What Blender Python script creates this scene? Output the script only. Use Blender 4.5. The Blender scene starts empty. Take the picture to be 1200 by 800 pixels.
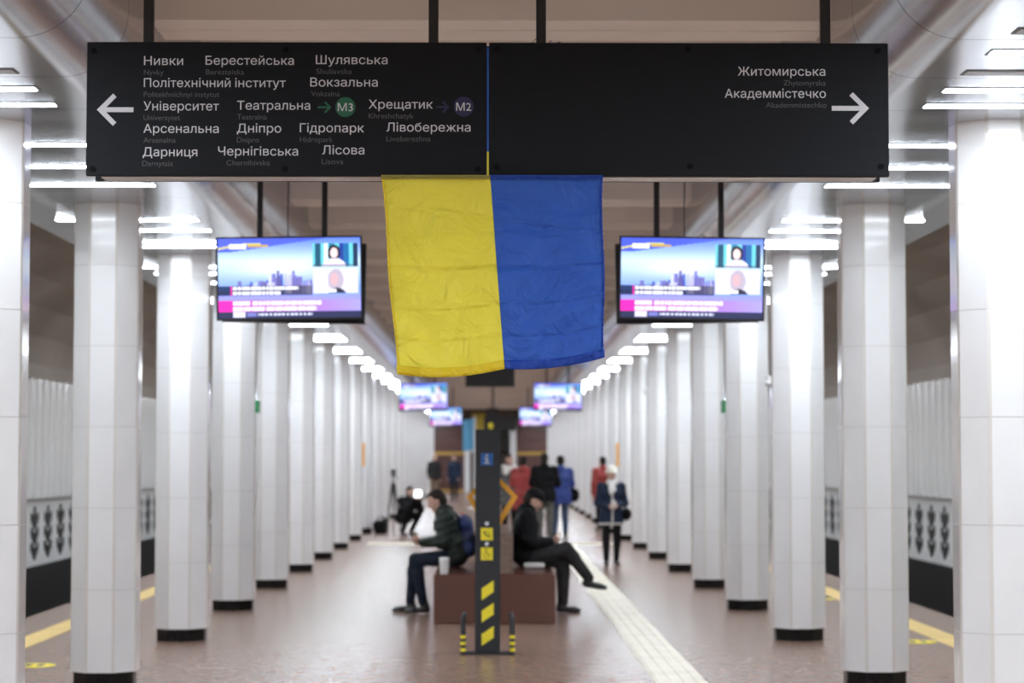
import bpy, math, random
import numpy as np
from mathutils import Vector, Matrix, Euler
from mathutils.geometry import delaunay_2d_cdt, interpolate_bezier

random.seed(7)
rng = np.random.default_rng(7)
SC = bpy.context.scene
COL = SC.collection
R = math.radians
PI = math.pi

# ------------------------------------------------------------------ camera
CAM_Z = 1.70
cam_data = bpy.data.cameras.new('camera')
cam = bpy.data.objects.new('camera', cam_data)
COL.objects.link(cam)
cam.location = (0.0, 0.0, CAM_Z)
cam.rotation_euler = (R(90 + 3.02), 0, -R(0.56))
cam_data.sensor_width = 36
cam_data.lens = 2557 * 36 / 1200
cam_data.clip_end = 400
cam_data.dof.use_dof = True
cam_data.dof.focus_distance = 9.15
cam_data.dof.aperture_fstop = 3.1
SC.camera = cam

# ------------------------------------------------------------------ world, light, exposure
w = bpy.data.worlds.new('world')
w.use_nodes = True
w.node_tree.nodes['Background'].inputs[0].default_value = (0.8, 0.85, 1, 1)
w.node_tree.nodes['Background'].inputs[1].default_value = 0.0
SC.world = w
SC.view_settings.view_transform = 'Standard'
SC.view_settings.look = 'None'
SC.view_settings.gamma = 1
SC.view_settings.use_curve_mapping = False
SC.view_settings.exposure = 1.38
SC.cycles.use_denoising = True
SC.cycles.max_bounces = 10
SC.cycles.diffuse_bounces = 6
SC.cycles.glossy_bounces = 5
SC.cycles.sample_clamp_indirect = 8
TUBE_STRENGTH = 24.0
TUBE_COLOR = (0.83, 0.915, 1.0)
SCREEN_STRENGTH = .55

# ------------------------------------------------------------------ materials
def mat(name, color=(.5, .5, .5), rough=.5, metal=0.0, var=0.0, vscale=(8, 8, 8), color2=None,
        bump=0.0, bscale=(20, 20, 20), coat=0.0, emit=None, estr=0.0, spec=None, detail=3.0):
    m = bpy.data.materials.new(name)
    m.use_nodes = True
    nt = m.node_tree
    b = nt.nodes['Principled BSDF']
    b.inputs['Base Color'].default_value = (*color, 1)
    b.inputs['Roughness'].default_value = rough
    b.inputs['Metallic'].default_value = metal
    if coat:
        b.inputs['Coat Weight'].default_value = coat
        b.inputs['Coat Roughness'].default_value = .05
    if spec is not None:
        b.inputs['Specular IOR Level'].default_value = spec
    if emit is not None:
        b.inputs['Emission Color'].default_value = (*emit, 1)
        b.inputs['Emission Strength'].default_value = estr
    if var or bump:
        tc = nt.nodes.new('ShaderNodeTexCoord')
    if var:
        mp = nt.nodes.new('ShaderNodeMapping'); mp.inputs['Scale'].default_value = vscale
        nt.links.new(tc.outputs['Object'], mp.inputs['Vector'])
        nz = nt.nodes.new('ShaderNodeTexNoise'); nz.inputs['Scale'].default_value = 1; nz.inputs['Detail'].default_value = detail
        nt.links.new(mp.outputs[0], nz.inputs['Vector'])
        rp = nt.nodes.new('ShaderNodeValToRGB')
        c2 = color2 or tuple(max(0, c * (1 - var)) for c in color)
        rp.color_ramp.elements[0].position = .35; rp.color_ramp.elements[1].position = .65
        rp.color_ramp.elements[0].color = (*c2, 1); rp.color_ramp.elements[1].color = (*color, 1)
        nt.links.new(nz.outputs['Fac'], rp.inputs[0])
        nt.links.new(rp.outputs[0], b.inputs['Base Color'])
    if bump:
        mp2 = nt.nodes.new('ShaderNodeMapping'); mp2.inputs['Scale'].default_value = bscale
        nt.links.new(tc.outputs['Object'], mp2.inputs['Vector'])
        n2 = nt.nodes.new('ShaderNodeTexNoise'); n2.inputs['Scale'].default_value = 1; n2.inputs['Detail'].default_value = 2
        nt.links.new(mp2.outputs[0], n2.inputs['Vector'])
        bp = nt.nodes.new('ShaderNodeBump'); bp.inputs['Strength'].default_value = bump; bp.inputs['Distance'].default_value = .02
        nt.links.new(n2.outputs['Fac'], bp.inputs['Height'])
        nt.links.new(bp.outputs[0], b.inputs['Normal'])
    return m

def metal_mat():
    m = mat('brushed_metal_cladding', (.49, .495, .52), .20, 1.0)
    nt = m.node_tree; b = nt.nodes['Principled BSDF']
    tc = nt.nodes.new('ShaderNodeTexCoord')
    sx = nt.nodes.new('ShaderNodeSeparateXYZ'); nt.links.new(tc.outputs['Object'], sx.inputs[0])
    def mth(op, a, bv):
        n = nt.nodes.new('ShaderNodeMath'); n.operation = op
        nt.links.new(a, n.inputs[0]); n.inputs[1].default_value = bv
        return n.outputs[0]
    d = mth('FRACT', mth('DIVIDE', mth('ADD', sx.outputs['Y'], 50.0), 1.0125), 0)
    seam = mth('LESS_THAN', d, .013)
    mx = nt.nodes.new('ShaderNodeMix'); mx.data_type = 'RGBA'
    nt.links.new(seam, mx.inputs['Factor'])
    mx.inputs['A'].default_value = (.49, .495, .52, 1); mx.inputs['B'].default_value = (.015, .015, .015, 1)
    nt.links.new(mx.outputs['Result'], b.inputs['Base Color'])
    # rolled sheet is never dead flat: slow waves across the panels
    mp = nt.nodes.new('ShaderNodeMapping'); mp.inputs['Scale'].default_value = (.55, 1.5, .8)
    nt.links.new(tc.outputs['Object'], mp.inputs['Vector'])
    nz = nt.nodes.new('ShaderNodeTexNoise'); nz.inputs['Scale'].default_value = 1; nz.inputs['Detail'].default_value = 1.5
    nt.links.new(mp.outputs[0], nz.inputs['Vector'])
    bp = nt.nodes.new('ShaderNodeBump'); bp.inputs['Strength'].default_value = .09; bp.inputs['Distance'].default_value = .05
    nt.links.new(nz.outputs['Fac'], bp.inputs['Height'])
    nt.links.new(bp.outputs[0], b.inputs['Normal'])
    return m

def cloth_mat(name, color, trans=.35):
    m = bpy.data.materials.new(name); m.use_nodes = True
    nt = m.node_tree; nt.nodes.clear()
    out = nt.nodes.new('ShaderNodeOutputMaterial')
    df = nt.nodes.new('ShaderNodeBsdfPrincipled'); df.inputs['Base Color'].default_value = (*color, 1)
    df.inputs['Roughness'].default_value = .45; df.inputs['Specular IOR Level'].default_value = .35
    tr = nt.nodes.new('ShaderNodeBsdfTranslucent'); tr.inputs[0].default_value = (*color, 1)
    mx = nt.nodes.new('ShaderNodeMixShader'); mx.inputs[0].default_value = trans
    nt.links.new(df.outputs[0], mx.inputs[1]); nt.links.new(tr.outputs[0], mx.inputs[2])
    nt.links.new(mx.outputs[0], out.inputs[0])
    tc = nt.nodes.new('ShaderNodeTexCoord')
    nz = nt.nodes.new('ShaderNodeTexNoise'); nz.inputs['Scale'].default_value = 6; nz.inputs['Detail'].default_value = 5; nz.inputs['Distortion'].default_value = 1.6
    nt.links.new(tc.outputs['Object'], nz.inputs['Vector'])
    bp = nt.nodes.new('ShaderNodeBump'); bp.inputs['Strength'].default_value = 1.0; bp.inputs['Distance'].default_value = .045
    nt.links.new(nz.outputs['Fac'], bp.inputs['Height'])
    nt.links.new(bp.outputs[0], df.inputs['Normal'])
    return m

def screen_mat():
    m = bpy.data.materials.new('television_picture'); m.use_nodes = True
    nt = m.node_tree; b = nt.nodes['Principled BSDF']
    b.inputs['Base Color'].default_value = (.01, .01, .01, 1); b.inputs['Roughness'].default_value = .15
    at = nt.nodes.new('ShaderNodeAttribute'); at.attribute_name = 'picture'
    nt.links.new(at.outputs['Color'], b.inputs['Emission Color'])
    b.inputs['Emission Strength'].default_value = SCREEN_STRENGTH
    return m

M = {}
M['tile'] = mat('white_glazed_tile', (.86, .86, .87), .13, var=.045, vscale=(3, 3, 2), coat=.25)
M['grout'] = mat('grey_grout', (.64, .63, .62), .7)
M['corner'] = mat('pale_corner_joint', (.70, .675, .64), .5)
M['plinth'] = mat('black_polished_plinth', (.008, .008, .008), .25, var=.3, vscale=(20, 20, 20), spec=.25)
M['floor'] = mat('polished_brown_granite', (.30, .19, .142), .27, var=.22, vscale=(9, 9, 9), color2=(.245, .155, .115), detail=8)
M['metal'] = metal_mat()
M['beige'] = mat('beige_plaster', (.84, .775, .725), .85, var=.07, vscale=(.8, .8, .8))
M['vault'] = mat('brown_plaster', (.36, .32, .285), .85, var=.12, vscale=(.15, .5, .3))
M['rib'] = mat('glazed_white_rib', (.74, .74, .73), .10, coat=.3)
M['band'] = mat('white_wall_band', (.72, .72, .71), .4)
M['black_stone'] = mat('black_stone_band', (.010, .010, .010), .4, var=.4, vscale=(3, 3, 3), spec=.2)
M['trackbed'] = mat('dark_trackbed', (.04, .037, .035), .9, var=.4, vscale=(4, 4, 4))
M['maroon'] = mat('maroon_stone', (.13, .055, .045), .35, var=.3, vscale=(1, 1, 3))
M['yellow_trim'] = mat('ochre_trim', (.50, .30, .06), .5)
M['line'] = mat('yellow_safety_line', (.82, .60, .22), .6, var=.12, vscale=(4, 2, 4))
M['tactile'] = mat('cream_tactile', (.90, .84, .70), .5, var=.12, vscale=(3, 3, 3))
M['darkbrown'] = mat('dark_brown_header', (.09, .07, .06), .6)
M['white'] = mat('white_paint', (.80, .80, .80), .35)
M['tube'] = mat('lit_tube_diffuser', (.9, .9, .9), .5, emit=TUBE_COLOR, estr=TUBE_STRENGTH)
M['slot'] = mat('tube_housing', (.16, .16, .165), .5)
M['off_tube'] = mat('unlit_tube_diffuser', (.42, .43, .45), .4)
M['sign'] = mat('black_sign_panel', (.0035, .0045, .0075), .55, var=.25, vscale=(6, 60, 60), bump=.05, bscale=(200, 200, 200), spec=.22)
M['letter'] = mat('white_lettering', (.60, .60, .63), .6)
M['letter_dim'] = mat('dim_grey_lettering', (.085, .085, .094), .7)
M['green'] = mat('green_badge', (.008, .105, .048), .6)
M['navy'] = mat('navy_badge', (.012, .011, .060), .6)
M['screw'] = mat('dark_screw', (.003, .003, .004), .7, spec=.1)
M['alu'] = mat('aluminium_rail', (.62, .58, .56), .35, .85)
M['black'] = mat('black_powder_coat', (.012, .012, .014), .45)
M['flag_yellow'] = cloth_mat('yellow_flag_cloth', (.95, .88, .13), .5)
M['flag_blue'] = cloth_mat('blue_flag_cloth', (.065, .20, .68), .5)
M['hem_yellow'] = cloth_mat('yellow_hem_cloth', (.86, .68, .03), .3)
M['hem_blue'] = cloth_mat('blue_hem_cloth', (.014, .065, .42), .25)
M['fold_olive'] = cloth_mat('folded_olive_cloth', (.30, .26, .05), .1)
M['tvcase'] = mat('black_television_plastic', (.012, .013, .02), .35)
M['screen'] = screen_mat()
M['granite'] = mat('red_brown_granite', (.135, .050, .033), .22, var=.3, vscale=(80, 80, 80), detail=6)
M['granite_light'] = mat('brown_granite_back', (.22, .15, .12), .25, var=.35, vscale=(35, 35, 35), detail=6)
M['pillar'] = mat('dark_grey_pillar', (.015, .017, .022), .5)
M['hazard_yellow'] = mat('hazard_yellow', (.95, .80, .03), .5)
M['orange'] = mat('orange_paint', (.85, .40, .02), .45)
M['info_blue'] = mat('info_blue', (.02, .13, .42), .5)
M['steel'] = mat('steel_button', (.6, .65, .7), .25, .9)
M['skin'] = mat('skin', (.58, .36, .28), .55)
M['eye'] = mat('dark_eye', (.03, .02, .02), .3)
M['hair_dark'] = mat('dark_brown_hair', (.03, .022, .018), .6, var=.4, vscale=(60, 60, 20), spec=.15)
M['hair_grey'] = mat('grey_hair', (.32, .30, .28), .6)
M['green_puffer'] = mat('dark_green_puffer', (.030, .040, .034), .45, var=.2, vscale=(10, 10, 10), spec=.15)
M['black_cloth'] = mat('black_cloth', (.0075, .0075, .009), .7, var=.3, vscale=(10, 10, 10), spec=.15)
M['navy_cloth'] = mat('navy_cloth', (.022, .035, .070), .6, var=.3, vscale=(10, 10, 10), spec=.15)
M['jeans'] = mat('dark_jeans', (.020, .026, .042), .8, var=.3, vscale=(14, 14, 14), spec=.15)
M['blue_jeans'] = mat('blue_jeans', (.07, .11, .19), .8, var=.3, vscale=(14, 14, 14), spec=.15)
M['grey_cloth'] = mat('charcoal_cloth', (.038, .037, .039), .8, var=.3, vscale=(14, 14, 14), spec=.15)
M['olive_cloth'] = mat('grey_olive_cloth', (.13, .125, .11), .8, var=.3, vscale=(14, 14, 14), spec=.15)
M['khaki'] = mat('khaki_cloth', (.24, .18, .12), .8)
M['red_coat'] = mat('red_coat', (.42, .055, .05), .6, var=.2, vscale=(12, 12, 12))
M['blue_coat'] = mat('blue_coat', (.030, .065, .30), .55, var=.25, vscale=(12, 12, 12))
M['speckle'] = mat('grey_speckled_coat', (.20, .20, .20), .8, var=.9, vscale=(22, 22, 22), color2=(.03, .03, .03))
M['fur'] = mat('white_fur', (.78, .76, .72), .9, bump=.8, bscale=(60, 60, 60))
M['cream'] = mat('cream_felt', (.80, .76, .68), .8)
M['shoe'] = mat('black_shoe', (.014, .013, .013), .4)
M['rubber_white'] = mat('white_sole', (.75, .74, .72), .6)
M['bag_blue'] = mat('blue_backpack_cloth', (.03, .055, .20), .6, var=.5, vscale=(8, 8, 8), color2=(.015, .02, .05))
M['paper'] = mat('white_paper', (.82, .82, .80), .5)
M['sky_blue'] = cloth_mat('light_blue_banner_cloth', (.18, .52, .78), .3)
M['yellow_board'] = mat('dull_yellow_board', (.55, .43, .06), .6)
M['exit_green'] = mat('exit_green', (.02, .28, .10), .4)
M['video_light'] = mat('video_light_face', (.9, .9, .9), .4, emit=(1, 1, 1), estr=0.9)

# ------------------------------------------------------------------ object helpers
def link(o, parent=None):
    COL.objects.link(o)
    if parent is not None:
        o.parent = parent
    return o

def mesh_obj(name, verts, faces, mats, parent=None, mi=None, smooth=False):
    me = bpy.data.meshes.new(name)
    me.from_pydata([tuple(map(float, v)) for v in verts], [], [tuple(map(int, f)) for f in faces])
    if not isinstance(mats, (list, tuple)):
        mats = [mats]
    for m in mats:
        me.materials.append(m)
    if mi is not None:
        me.polygons.foreach_set('material_index', np.asarray(mi, dtype=np.int32))
    if smooth is True:
        me.polygons.foreach_set('use_smooth', np.ones(len(me.polygons), dtype=bool))
    elif smooth is not False:
        me.polygons.foreach_set('use_smooth', np.asarray(smooth, dtype=bool))
    me.update()
    return link(bpy.data.objects.new(name, me), parent)

class MB:
    """collects shapes for one mesh; every shape may use its own material slot"""
    def __init__(s):
        s.v = []; s.f = []; s.mi = []; s.sm = []
    def add(s, verts, faces, m=0, smooth=False):
        o = len(s.v)
        s.v += [tuple(v) for v in verts]
        s.f += [tuple(i + o for i in f) for f in faces]
        s.mi += [m] * len(faces); s.sm += [smooth] * len(faces)
        return s
    def box(s, lo, hi, m=0, bev=0.0, mtx=None):
        x0, y0, z0 = lo; x1, y1, z1 = hi
        if bev <= 0:
            v = [(x, y, z) for x in (x0, x1) for y in (y0, y1) for z in (z0, z1)]
            f = [(0, 1, 3, 2), (4, 6, 7, 5), (0, 4, 5, 1), (2, 3, 7, 6), (0, 2, 6, 4), (1, 5, 7, 3)]
        else:
            b = min(bev, (x1 - x0) / 2.01, (y1 - y0) / 2.01, (z1 - z0) / 2.01)
            v = []; idx = {}
            for i, (x, sx) in enumerate(((x0, 1), (x1, -1))):
                for j, (y, sy) in enumerate(((y0, 1), (y1, -1))):
                    for k, (z, sz) in enumerate(((z0, 1), (z1, -1))):
                        for a in range(3):
                            p = [x + sx * b, y + sy * b, z + sz * b]
                            p[a] = (x, y, z)[a]
                            idx[i, j, k, a] = len(v); v.append(tuple(p))
            f = []
            for i in (0, 1):
                q = [idx[i, 0, 0, 0], idx[i, 1, 0, 0], idx[i, 1, 1, 0], idx[i, 0, 1, 0]]; f.append(q if i else q[::-1])
                q = [idx[0, i, 0, 1], idx[1, i, 0, 1], idx[1, i, 1, 1], idx[0, i, 1, 1]]; f.append(q[::-1] if i else q)
                q = [idx[0, 0, i, 2], idx[1, 0, i, 2], idx[1, 1, i, 2], idx[0, 1, i, 2]]; f.append(q if i else q[::-1])
            for i in (0, 1):
                for j in (0, 1):
                    q = [idx[i, j, 0, 0], idx[i, j, 1, 0], idx[i, j, 1, 1], idx[i, j, 0, 1]]; f.append(q if (i ^ j) else q[::-1])
                    q = [idx[i, 0, j, 0], idx[i, 1, j, 0], idx[i, 1, j, 2], idx[i, 0, j, 2]]; f.append(q[::-1] if (i ^ j) else q)
                    q = [idx[0, i, j, 1], idx[1, i, j, 1], idx[1, i, j, 2], idx[0, i, j, 2]]; f.append(q if (i ^ j) else q[::-1])
                    for k in (0, 1):
                        q = [idx[i, j, k, 0], idx[i, j, k, 1], idx[i, j, k, 2]]; f.append(q if (i + j + k) % 2 else q[::-1])
        if mtx is not None:
            v = [tuple(mtx @ Vector(p)) for p in v]
        return s.add(v, f, m)
    def tube(s, path, r, m=0, n=10, smooth=True, cap=True):
        pts = [Vector(p) for p in path]
        rr = r if isinstance(r, (list, tuple)) else [r] * len(pts)
        v = []; f = []
        up = None
        for i, p in enumerate(pts):
            t = (pts[min(i + 1, len(pts) - 1)] - pts[max(i - 1, 0)]).normalized()
            if up is None:
                up = Vector((0, 0, 1)) if abs(t.z) < .9 else Vector((1, 0, 0))
            a = t.cross(up).normalized(); b = a.cross(t).normalized(); up = b
            for k in range(n):
                th = 2 * PI * k / n
                v.append(tuple(p + a * math.cos(th) * rr[i] + b * math.sin(th) * rr[i]))
        for i in range(len(pts) - 1):
            for k in range(n):
                f.append((i * n + k, i * n + (k + 1) % n, (i + 1) * n + (k + 1) % n, (i + 1) * n + k))
        s.add(v, f, m, smooth)
        if cap:
            s.add(v[:n], [tuple(range(n))[::-1]], m); s.add(v[-n:], [tuple(range(n))], m)
        return s
    def lathe(s, prof, c=(0, 0, 0), m=0, n=24, smooth=True):
        v = []; f = []
        for r, z in prof:
            for k in range(n):
                th = 2 * PI * k / n
                v.append((c[0] + r * math.cos(th), c[1] + r * math.sin(th), c[2] + z))
        for i in range(len(prof) - 1):
            for k in range(n):
                f.append((i * n + k, i * n + (k + 1) % n, (i + 1) * n + (k + 1) % n, (i + 1) * n + k))
        s.add(v, f, m, smooth)
        s.add(v[:n], [tuple(range(n))[::-1]], m); s.add(v[-n:], [tuple(range(n))], m)
        return s
    def prism(s, poly, y0, y1, m=0):
        """polygon in x,z (seen from -y, anticlockwise) pushed from y0 to y1"""
        n = len(poly)
        v = [(x, y0, z) for x, z in poly] + [(x, y1, z) for x, z in poly]
        f = [tuple(range(n)), tuple(range(2 * n - 1, n - 1, -1))]
        f += [(i, i + n, (i + 1) % n + n, (i + 1) % n) for i in range(n)]
        return s.add(v, f, m)
    def build(s, name, mats, parent=None):
        return mesh_obj(name, s.v, s.f, mats, parent, s.mi, s.sm)

def tag(o, label=None, cat=None, group=None, kind=None):
    if label: o['label'] = label
    if cat: o['category'] = cat
    if group: o['group'] = group
    if kind: o['kind'] = kind
    return o

def thing(name, label, cat, loc=(0, 0, 0), rz=0.0, group=None):
    o = bpy.data.objects.new(name, None)
    o.empty_display_size = .1
    COL.objects.link(o)
    o.location = loc; o.rotation_euler = (0, 0, rz)
    return tag(o, label, cat, group)

def copy_tree(o, parent=None):
    c = o.copy(); COL.objects.link(c)
    if parent is not None:
        c.parent = parent
    for ch in list(o.children):
        copy_tree(ch, c)
    return c

ORD = ['nearest', 'second', 'third', 'fourth', 'fifth', 'sixth', 'seventh', 'eighth', 'ninth', 'tenth', 'eleventh', 'twelfth',
       'thirteenth', 'fourteenth', 'fifteenth', 'sixteenth', 'seventeenth', 'eighteenth', 'nineteenth', 'twentieth',
       'twenty-first', 'twenty-second', 'twenty-third', 'twenty-fourth']

# ------------------------------------------------------------------ the station shell
Y0, Y1 = -9.0, 106.0
PLAT = 4.9            # platform half width
TRACK = 7.85          # track wall
CEIL = 3.58           # metal side ceilings
COVE_X, COVE_R = 2.13, .33
BEAM_Z, SLAB_Z = 4.0, 4.5
COL_X, COL_Y, COL_S = 2.87, 12.33, 4.05

def struct(o):
    o['kind'] = 'structure'
    return o

mb = MB().box((-PLAT, Y0, -1.1), (PLAT, Y1 + 8, 0))
struct(mb.build('floor', M['floor']))

for side, sx in (('left', -1), ('right', 1)):
    # track bed
    x0, x1 = sorted((sx * PLAT, sx * (TRACK + .1)))
    struct(MB().box((x0, Y0, -1.3), (x1, Y1, -1.1)).build('floor_track_' + side, M['trackbed']))
    # metal side ceiling rolling up into the raised middle ceiling
    prof = [(3.3, 4.8), (3.3, 3.82), (3.7, 3.82), (3.7, CEIL), (3.2, CEIL), (2.7, CEIL), (2.4, CEIL)]
    for k in range(13):
        a = -PI / 2 - PI / 2 * k / 12
        prof.append((COVE_X + COVE_R * math.cos(a), CEIL + COVE_R + COVE_R * math.sin(a)))
    prof += [(1.80, BEAM_Z + .2), (1.80, SLAB_Z + .02)]
    ys = list(np.arange(Y0, Y1 + .01, (Y1 - Y0) / 40))
    v = []; f = []; sm = []
    n = len(prof)
    for y in ys:
        v += [(sx * x, y, z) for x, z in prof]
    for i in range(len(ys) - 1):
        for k in range(n - 1):
            q = (i * n + k, i * n + k + 1, (i + 1) * n + k + 1, (i + 1) * n + k)
            f.append(q[::-1] if sx > 0 else q); sm.append(k >= 3)
    struct(mesh_obj('ceiling_' + side, v, f, M['metal'], smooth=sm))
    # track wall: black band, white band with the ornament, glazed ribs, brown vault
    mb = MB()
    def strip(za, zb, m):
        p = [(sx * TRACK, Y0, za), (sx * TRACK, Y1, za), (sx * TRACK, Y1, zb), (sx * TRACK, Y0, zb)]
        mb.add(p, [(0, 1, 2, 3) if sx < 0 else (3, 2, 1, 0)], m)
    strip(-1.3, -.18, 0); strip(-.18, 3.0, 1)
    # ribs
    pitch = .565; nseg = 8
    nr = int((Y1 - Y0) / pitch)
    for r_ in range(nr):
        yc = Y0 + (r_ + .5) * pitch
        vv = []; ff = []
        for k in range(nseg + 1):
            a = PI * k / nseg
            yy = yc - math.cos(a) * pitch * .5; xx = TRACK - math.sin(a) * .24
            top = 2.86 + .16 * math.sin(a)
            vv += [(sx * xx, yy, 1.0), (sx * xx, yy, top)]
        for k in range(nseg):
            q = (2 * k, 2 * k + 2, 2 * k + 3, 2 * k + 1)
            ff.append(q if sx < 0 else q[::-1])
        mb.add(vv, ff, 2, True)
        capv = [vv[2 * k + 1] for k in range(nseg + 1)]
        mb.add(capv, [tuple(range(nseg + 1)) if sx > 0 else tuple(range(nseg, -1, -1))], 2)
        botv = [vv[2 * k] for k in range(nseg + 1)]
        mb.add(botv, [tuple(range(nseg + 1)) if sx < 0 else tuple(range(nseg, -1, -1))], 2)
    struct(mb.build('wall_' + side, [M['black_stone'], M['band'], M['rib']]))
    # vault with shallow transverse ribs
    vp = [(TRACK, 2.98), (TRACK, 3.3), (7.72, 3.75), (7.4, 4.15), (6.9, 4.45), (6.2, 4.66), (5.2, 4.78), (3.2, 4.8)]
    ys2 = []
    y = Y0
    while y < Y1:
        ys2 += [(y, 0), (y + 1.45, 0), (y + 1.5, .008), (y + 1.95, .008), (y + 2.0, 0)]
        y += 2.025
    ys2.append((Y1, 0))
    ys2 = [p for p in ys2 if p[0] <= Y1]
    v = []; f = []
    n = len(vp)
    for y, dz in ys2:
        v += [(sx * (x - (dz if i < 4 and i > 0 else 0)), y, z - (dz if i >= 3 else 0)) for i, (x, z) in enumerate(vp)]
    for i in range(len(ys2) - 1):
        for k in range(n - 1):
            q = (i * n + k, i * n + k + 1, (i + 1) * n + k + 1, (i + 1) * n + k)
            f.append(q if sx > 0 else q[::-1])
    struct(mesh_obj('ceiling_track_' + side, v, f, M['vault']))
    # black leaf ornament on the white band: three notched chevrons under a short stem
    mb = MB()
    y = 14.0
    while y < Y1 - 1:
        for c in range(3):
            zt = .70 - c * .255
            for sgn in (-1, 1):
                pl = [(0, zt - .08), (sgn * .29, zt + .04), (sgn * .29, zt - .09), (0, zt - .265)]
                vv = [(sx * (TRACK - .02), y + a, b) for a, b in pl] + [(sx * (TRACK + .01), y + a, b) for a, b in pl]
                fl = [(0, 1, 2, 3), (7, 6, 5, 4), (0, 4, 5, 1), (1, 5, 6, 2), (2, 6, 7, 3), (3, 7, 4, 0)]
                if sgn * sx > 0: fl = [q[::-1] for q in fl]
                mb.add(vv, fl)
        a, b = sorted((sx * (TRACK - .02), sx * (TRACK + .01)))
        mb.box((a, y - .05, .62), (b, y + .05, .84))
        y += 1.13
    struct(mb.build('trim_ornament_' + side, M['black_stone']))
    # platform safety line and its edge coping
    a, b = sorted((sx * 4.13, sx * 4.40))
    struct(MB().box((a, Y0, -.01), (b, Y1, .004)).build('trim_line_' + side, M['line']))

# raised middle ceiling with beams
mb = MB().box((-1.82, Y0, SLAB_Z), (1.82, Y1 + 8, SLAB_Z + .15))
y = 11.42 - 2.01 * 10
while y < Y1:
    mb.box((-1.81, y, BEAM_Z), (1.81, y + .56, SLAB_Z + .05))
    mb.box((-1.81, y + .26, BEAM_Z - .006), (1.81, y + .30, BEAM_Z + .02))
    y += 2.01
struct(mb.build('ceiling', M['beige']))
struct(MB().box((-8.2, Y0 - .2, -1.3), (8.2, Y0, 5)).build('wall_front', M['beige']))

# far end: maroon walls with an ochre band, portal and stair behind
mb = MB()
for sx in (-1, 1):
    a, b = sorted((sx * 1.25, sx * 8.0))
    mb.box((a, Y1, -1.3), (b, Y1 + .4, 3.15), 0)
    mb.box((a, Y1 - .05, 1.78), (b, Y1, 1.93), 1)
    mb.box((a, Y1 - .04, 0), (b, Y1, .12), 1)
mb.box((-8, Y1, 3.15), (8, Y1 + .4, 5), 2)
struct(mb.build('wall_back', [M['maroon'], M['yellow_trim'], M['darkbrown']]))
mb = MB()
mb.box((-1.5, Y1 + .4, 0), (-1.25, Y1 + 8, 4.5)); mb.box((1.25, Y1 + .4, 0), (1.5, Y1 + 8, 4.5)); mb.box((-1.5, Y1 + 7.9, 0), (1.5, Y1 + 8.1, 4.5))
struct(mb.build('wall_stairwell', M['white']))
mb = MB()
for k in range(12):
    mb.box((-1.25, Y1 + 1.5 + k * .3, 0), (1.25, Y1 + 1.8 + k * .3 + (3 if k == 11 else 0), .16 * (k + 1)))
struct(mb.build('floor_stairs', M['granite_light']))
mb = MB()
for x in (-1.13, 1.08):
    mb.box((x - .14, Y1 - .25, 0), (x + .14, Y1 + .12, 3.15), bev=.02)
struct(mb.build('trim_portal', M['tile']))

# tactile guide strip: ridged cream slabs, and the cross strip where it ends
mb = MB().box((1.24, Y0 + 10, -.01), (1.63, 42.4, .004))
for k in range(4):
    xc = 1.24 + .39 * (k + .5) / 4
    mb.box((xc - .026, Y0 + 10, 0), (xc + .026, 42.4, .010))
struct(mb.build('trim_guide_strip', M['tactile']))
mb = MB().box((-2.4, 42.4, -.01), (2.4, 43.3, .004))
for k in range(9):
    mb.box((-2.4, 42.42 + k * .098, 0), (2.4, 42.47 + k * .098, .008))
struct(mb.build('trim_cross_strip', M['tactile']))

# ------------------------------------------------------------------ columns
def octa(ap, ch=.012):
    """octagon with tiny chamfered corners, apothem ap"""
    pts = []
    half = ap * math.tan(PI / 8)
    for k in range(8):
        a = k * PI / 4
        c, s = math.cos(a), math.sin(a)
        for t in (-half + ch, half - ch):
            pts.append((ap * c - t * s, ap * s + t * c))
    return pts

def column_shaft():
    mb = MB()
    zs = [(.115, .243)]
    z = .12
    joint = []
    ap = .243
    rows = [(.115, ap)]
    for k in range(1, 6):
        zj = .12 + .6 * k
        rows += [(zj - .0032, ap), (zj - .0026, ap - .002), (zj + .0026, ap - .002), (zj + .0032, ap)]
    rows.append((CEIL + .01, ap))
    v = []; f = []; mi = []
    for zz, a in rows:
        v += [(x, y, zz) for x, y in octa(a)]
    for i in range(len(rows) - 1):
        jn = rows[i][1] < ap or rows[i + 1][1] < ap
        for k in range(16):
            f.append((i * 16 + k, i * 16 + (k + 1) % 16, (i + 1) * 16 + (k + 1) % 16, (i + 1) * 16 + k))
            mi.append(1 if jn else (0 if k % 2 == 0 else 2))
    f.append(tuple(range(16))[::-1]); mi.append(0)
    return v, f, mi

v, f, mi = column_shaft()
N_COL = 23
proto = None
for k in range(N_COL):
    for side, sx in (('left', -1), ('right', 1)):
        yy = COL_Y + COL_S * k
        if proto is None:
            proto = thing('column', '', 'column')
            mesh_obj('shaft', v, f, [M['tile'], M['grout'], M['corner']], proto, mi)
            pv = []
            for zz in (0, .116):
                pv += [(x, y, zz) for x, y in octa(.221)]
            pf = [(i, (i + 1) % 16, (i + 1) % 16 + 16, i + 16) for i in range(16)] + [tuple(range(16))[::-1], tuple(range(16, 32))]
            tag(mesh_obj('plinth', pv, pf, M['plinth'], proto), 'low black plinth under white shaft')
            o = proto
        else:
            o = copy_tree(proto)
        o.location = (sx * COL_X, yy, 0)
        o['label'] = f'white tiled octagonal column, {ORD[k]} from the camera in the {side} row' if k else f'white tiled octagonal column cut by the {side} picture edge, nearest in its row'
        o['group'] = 'white tiled columns along the platform'

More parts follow.
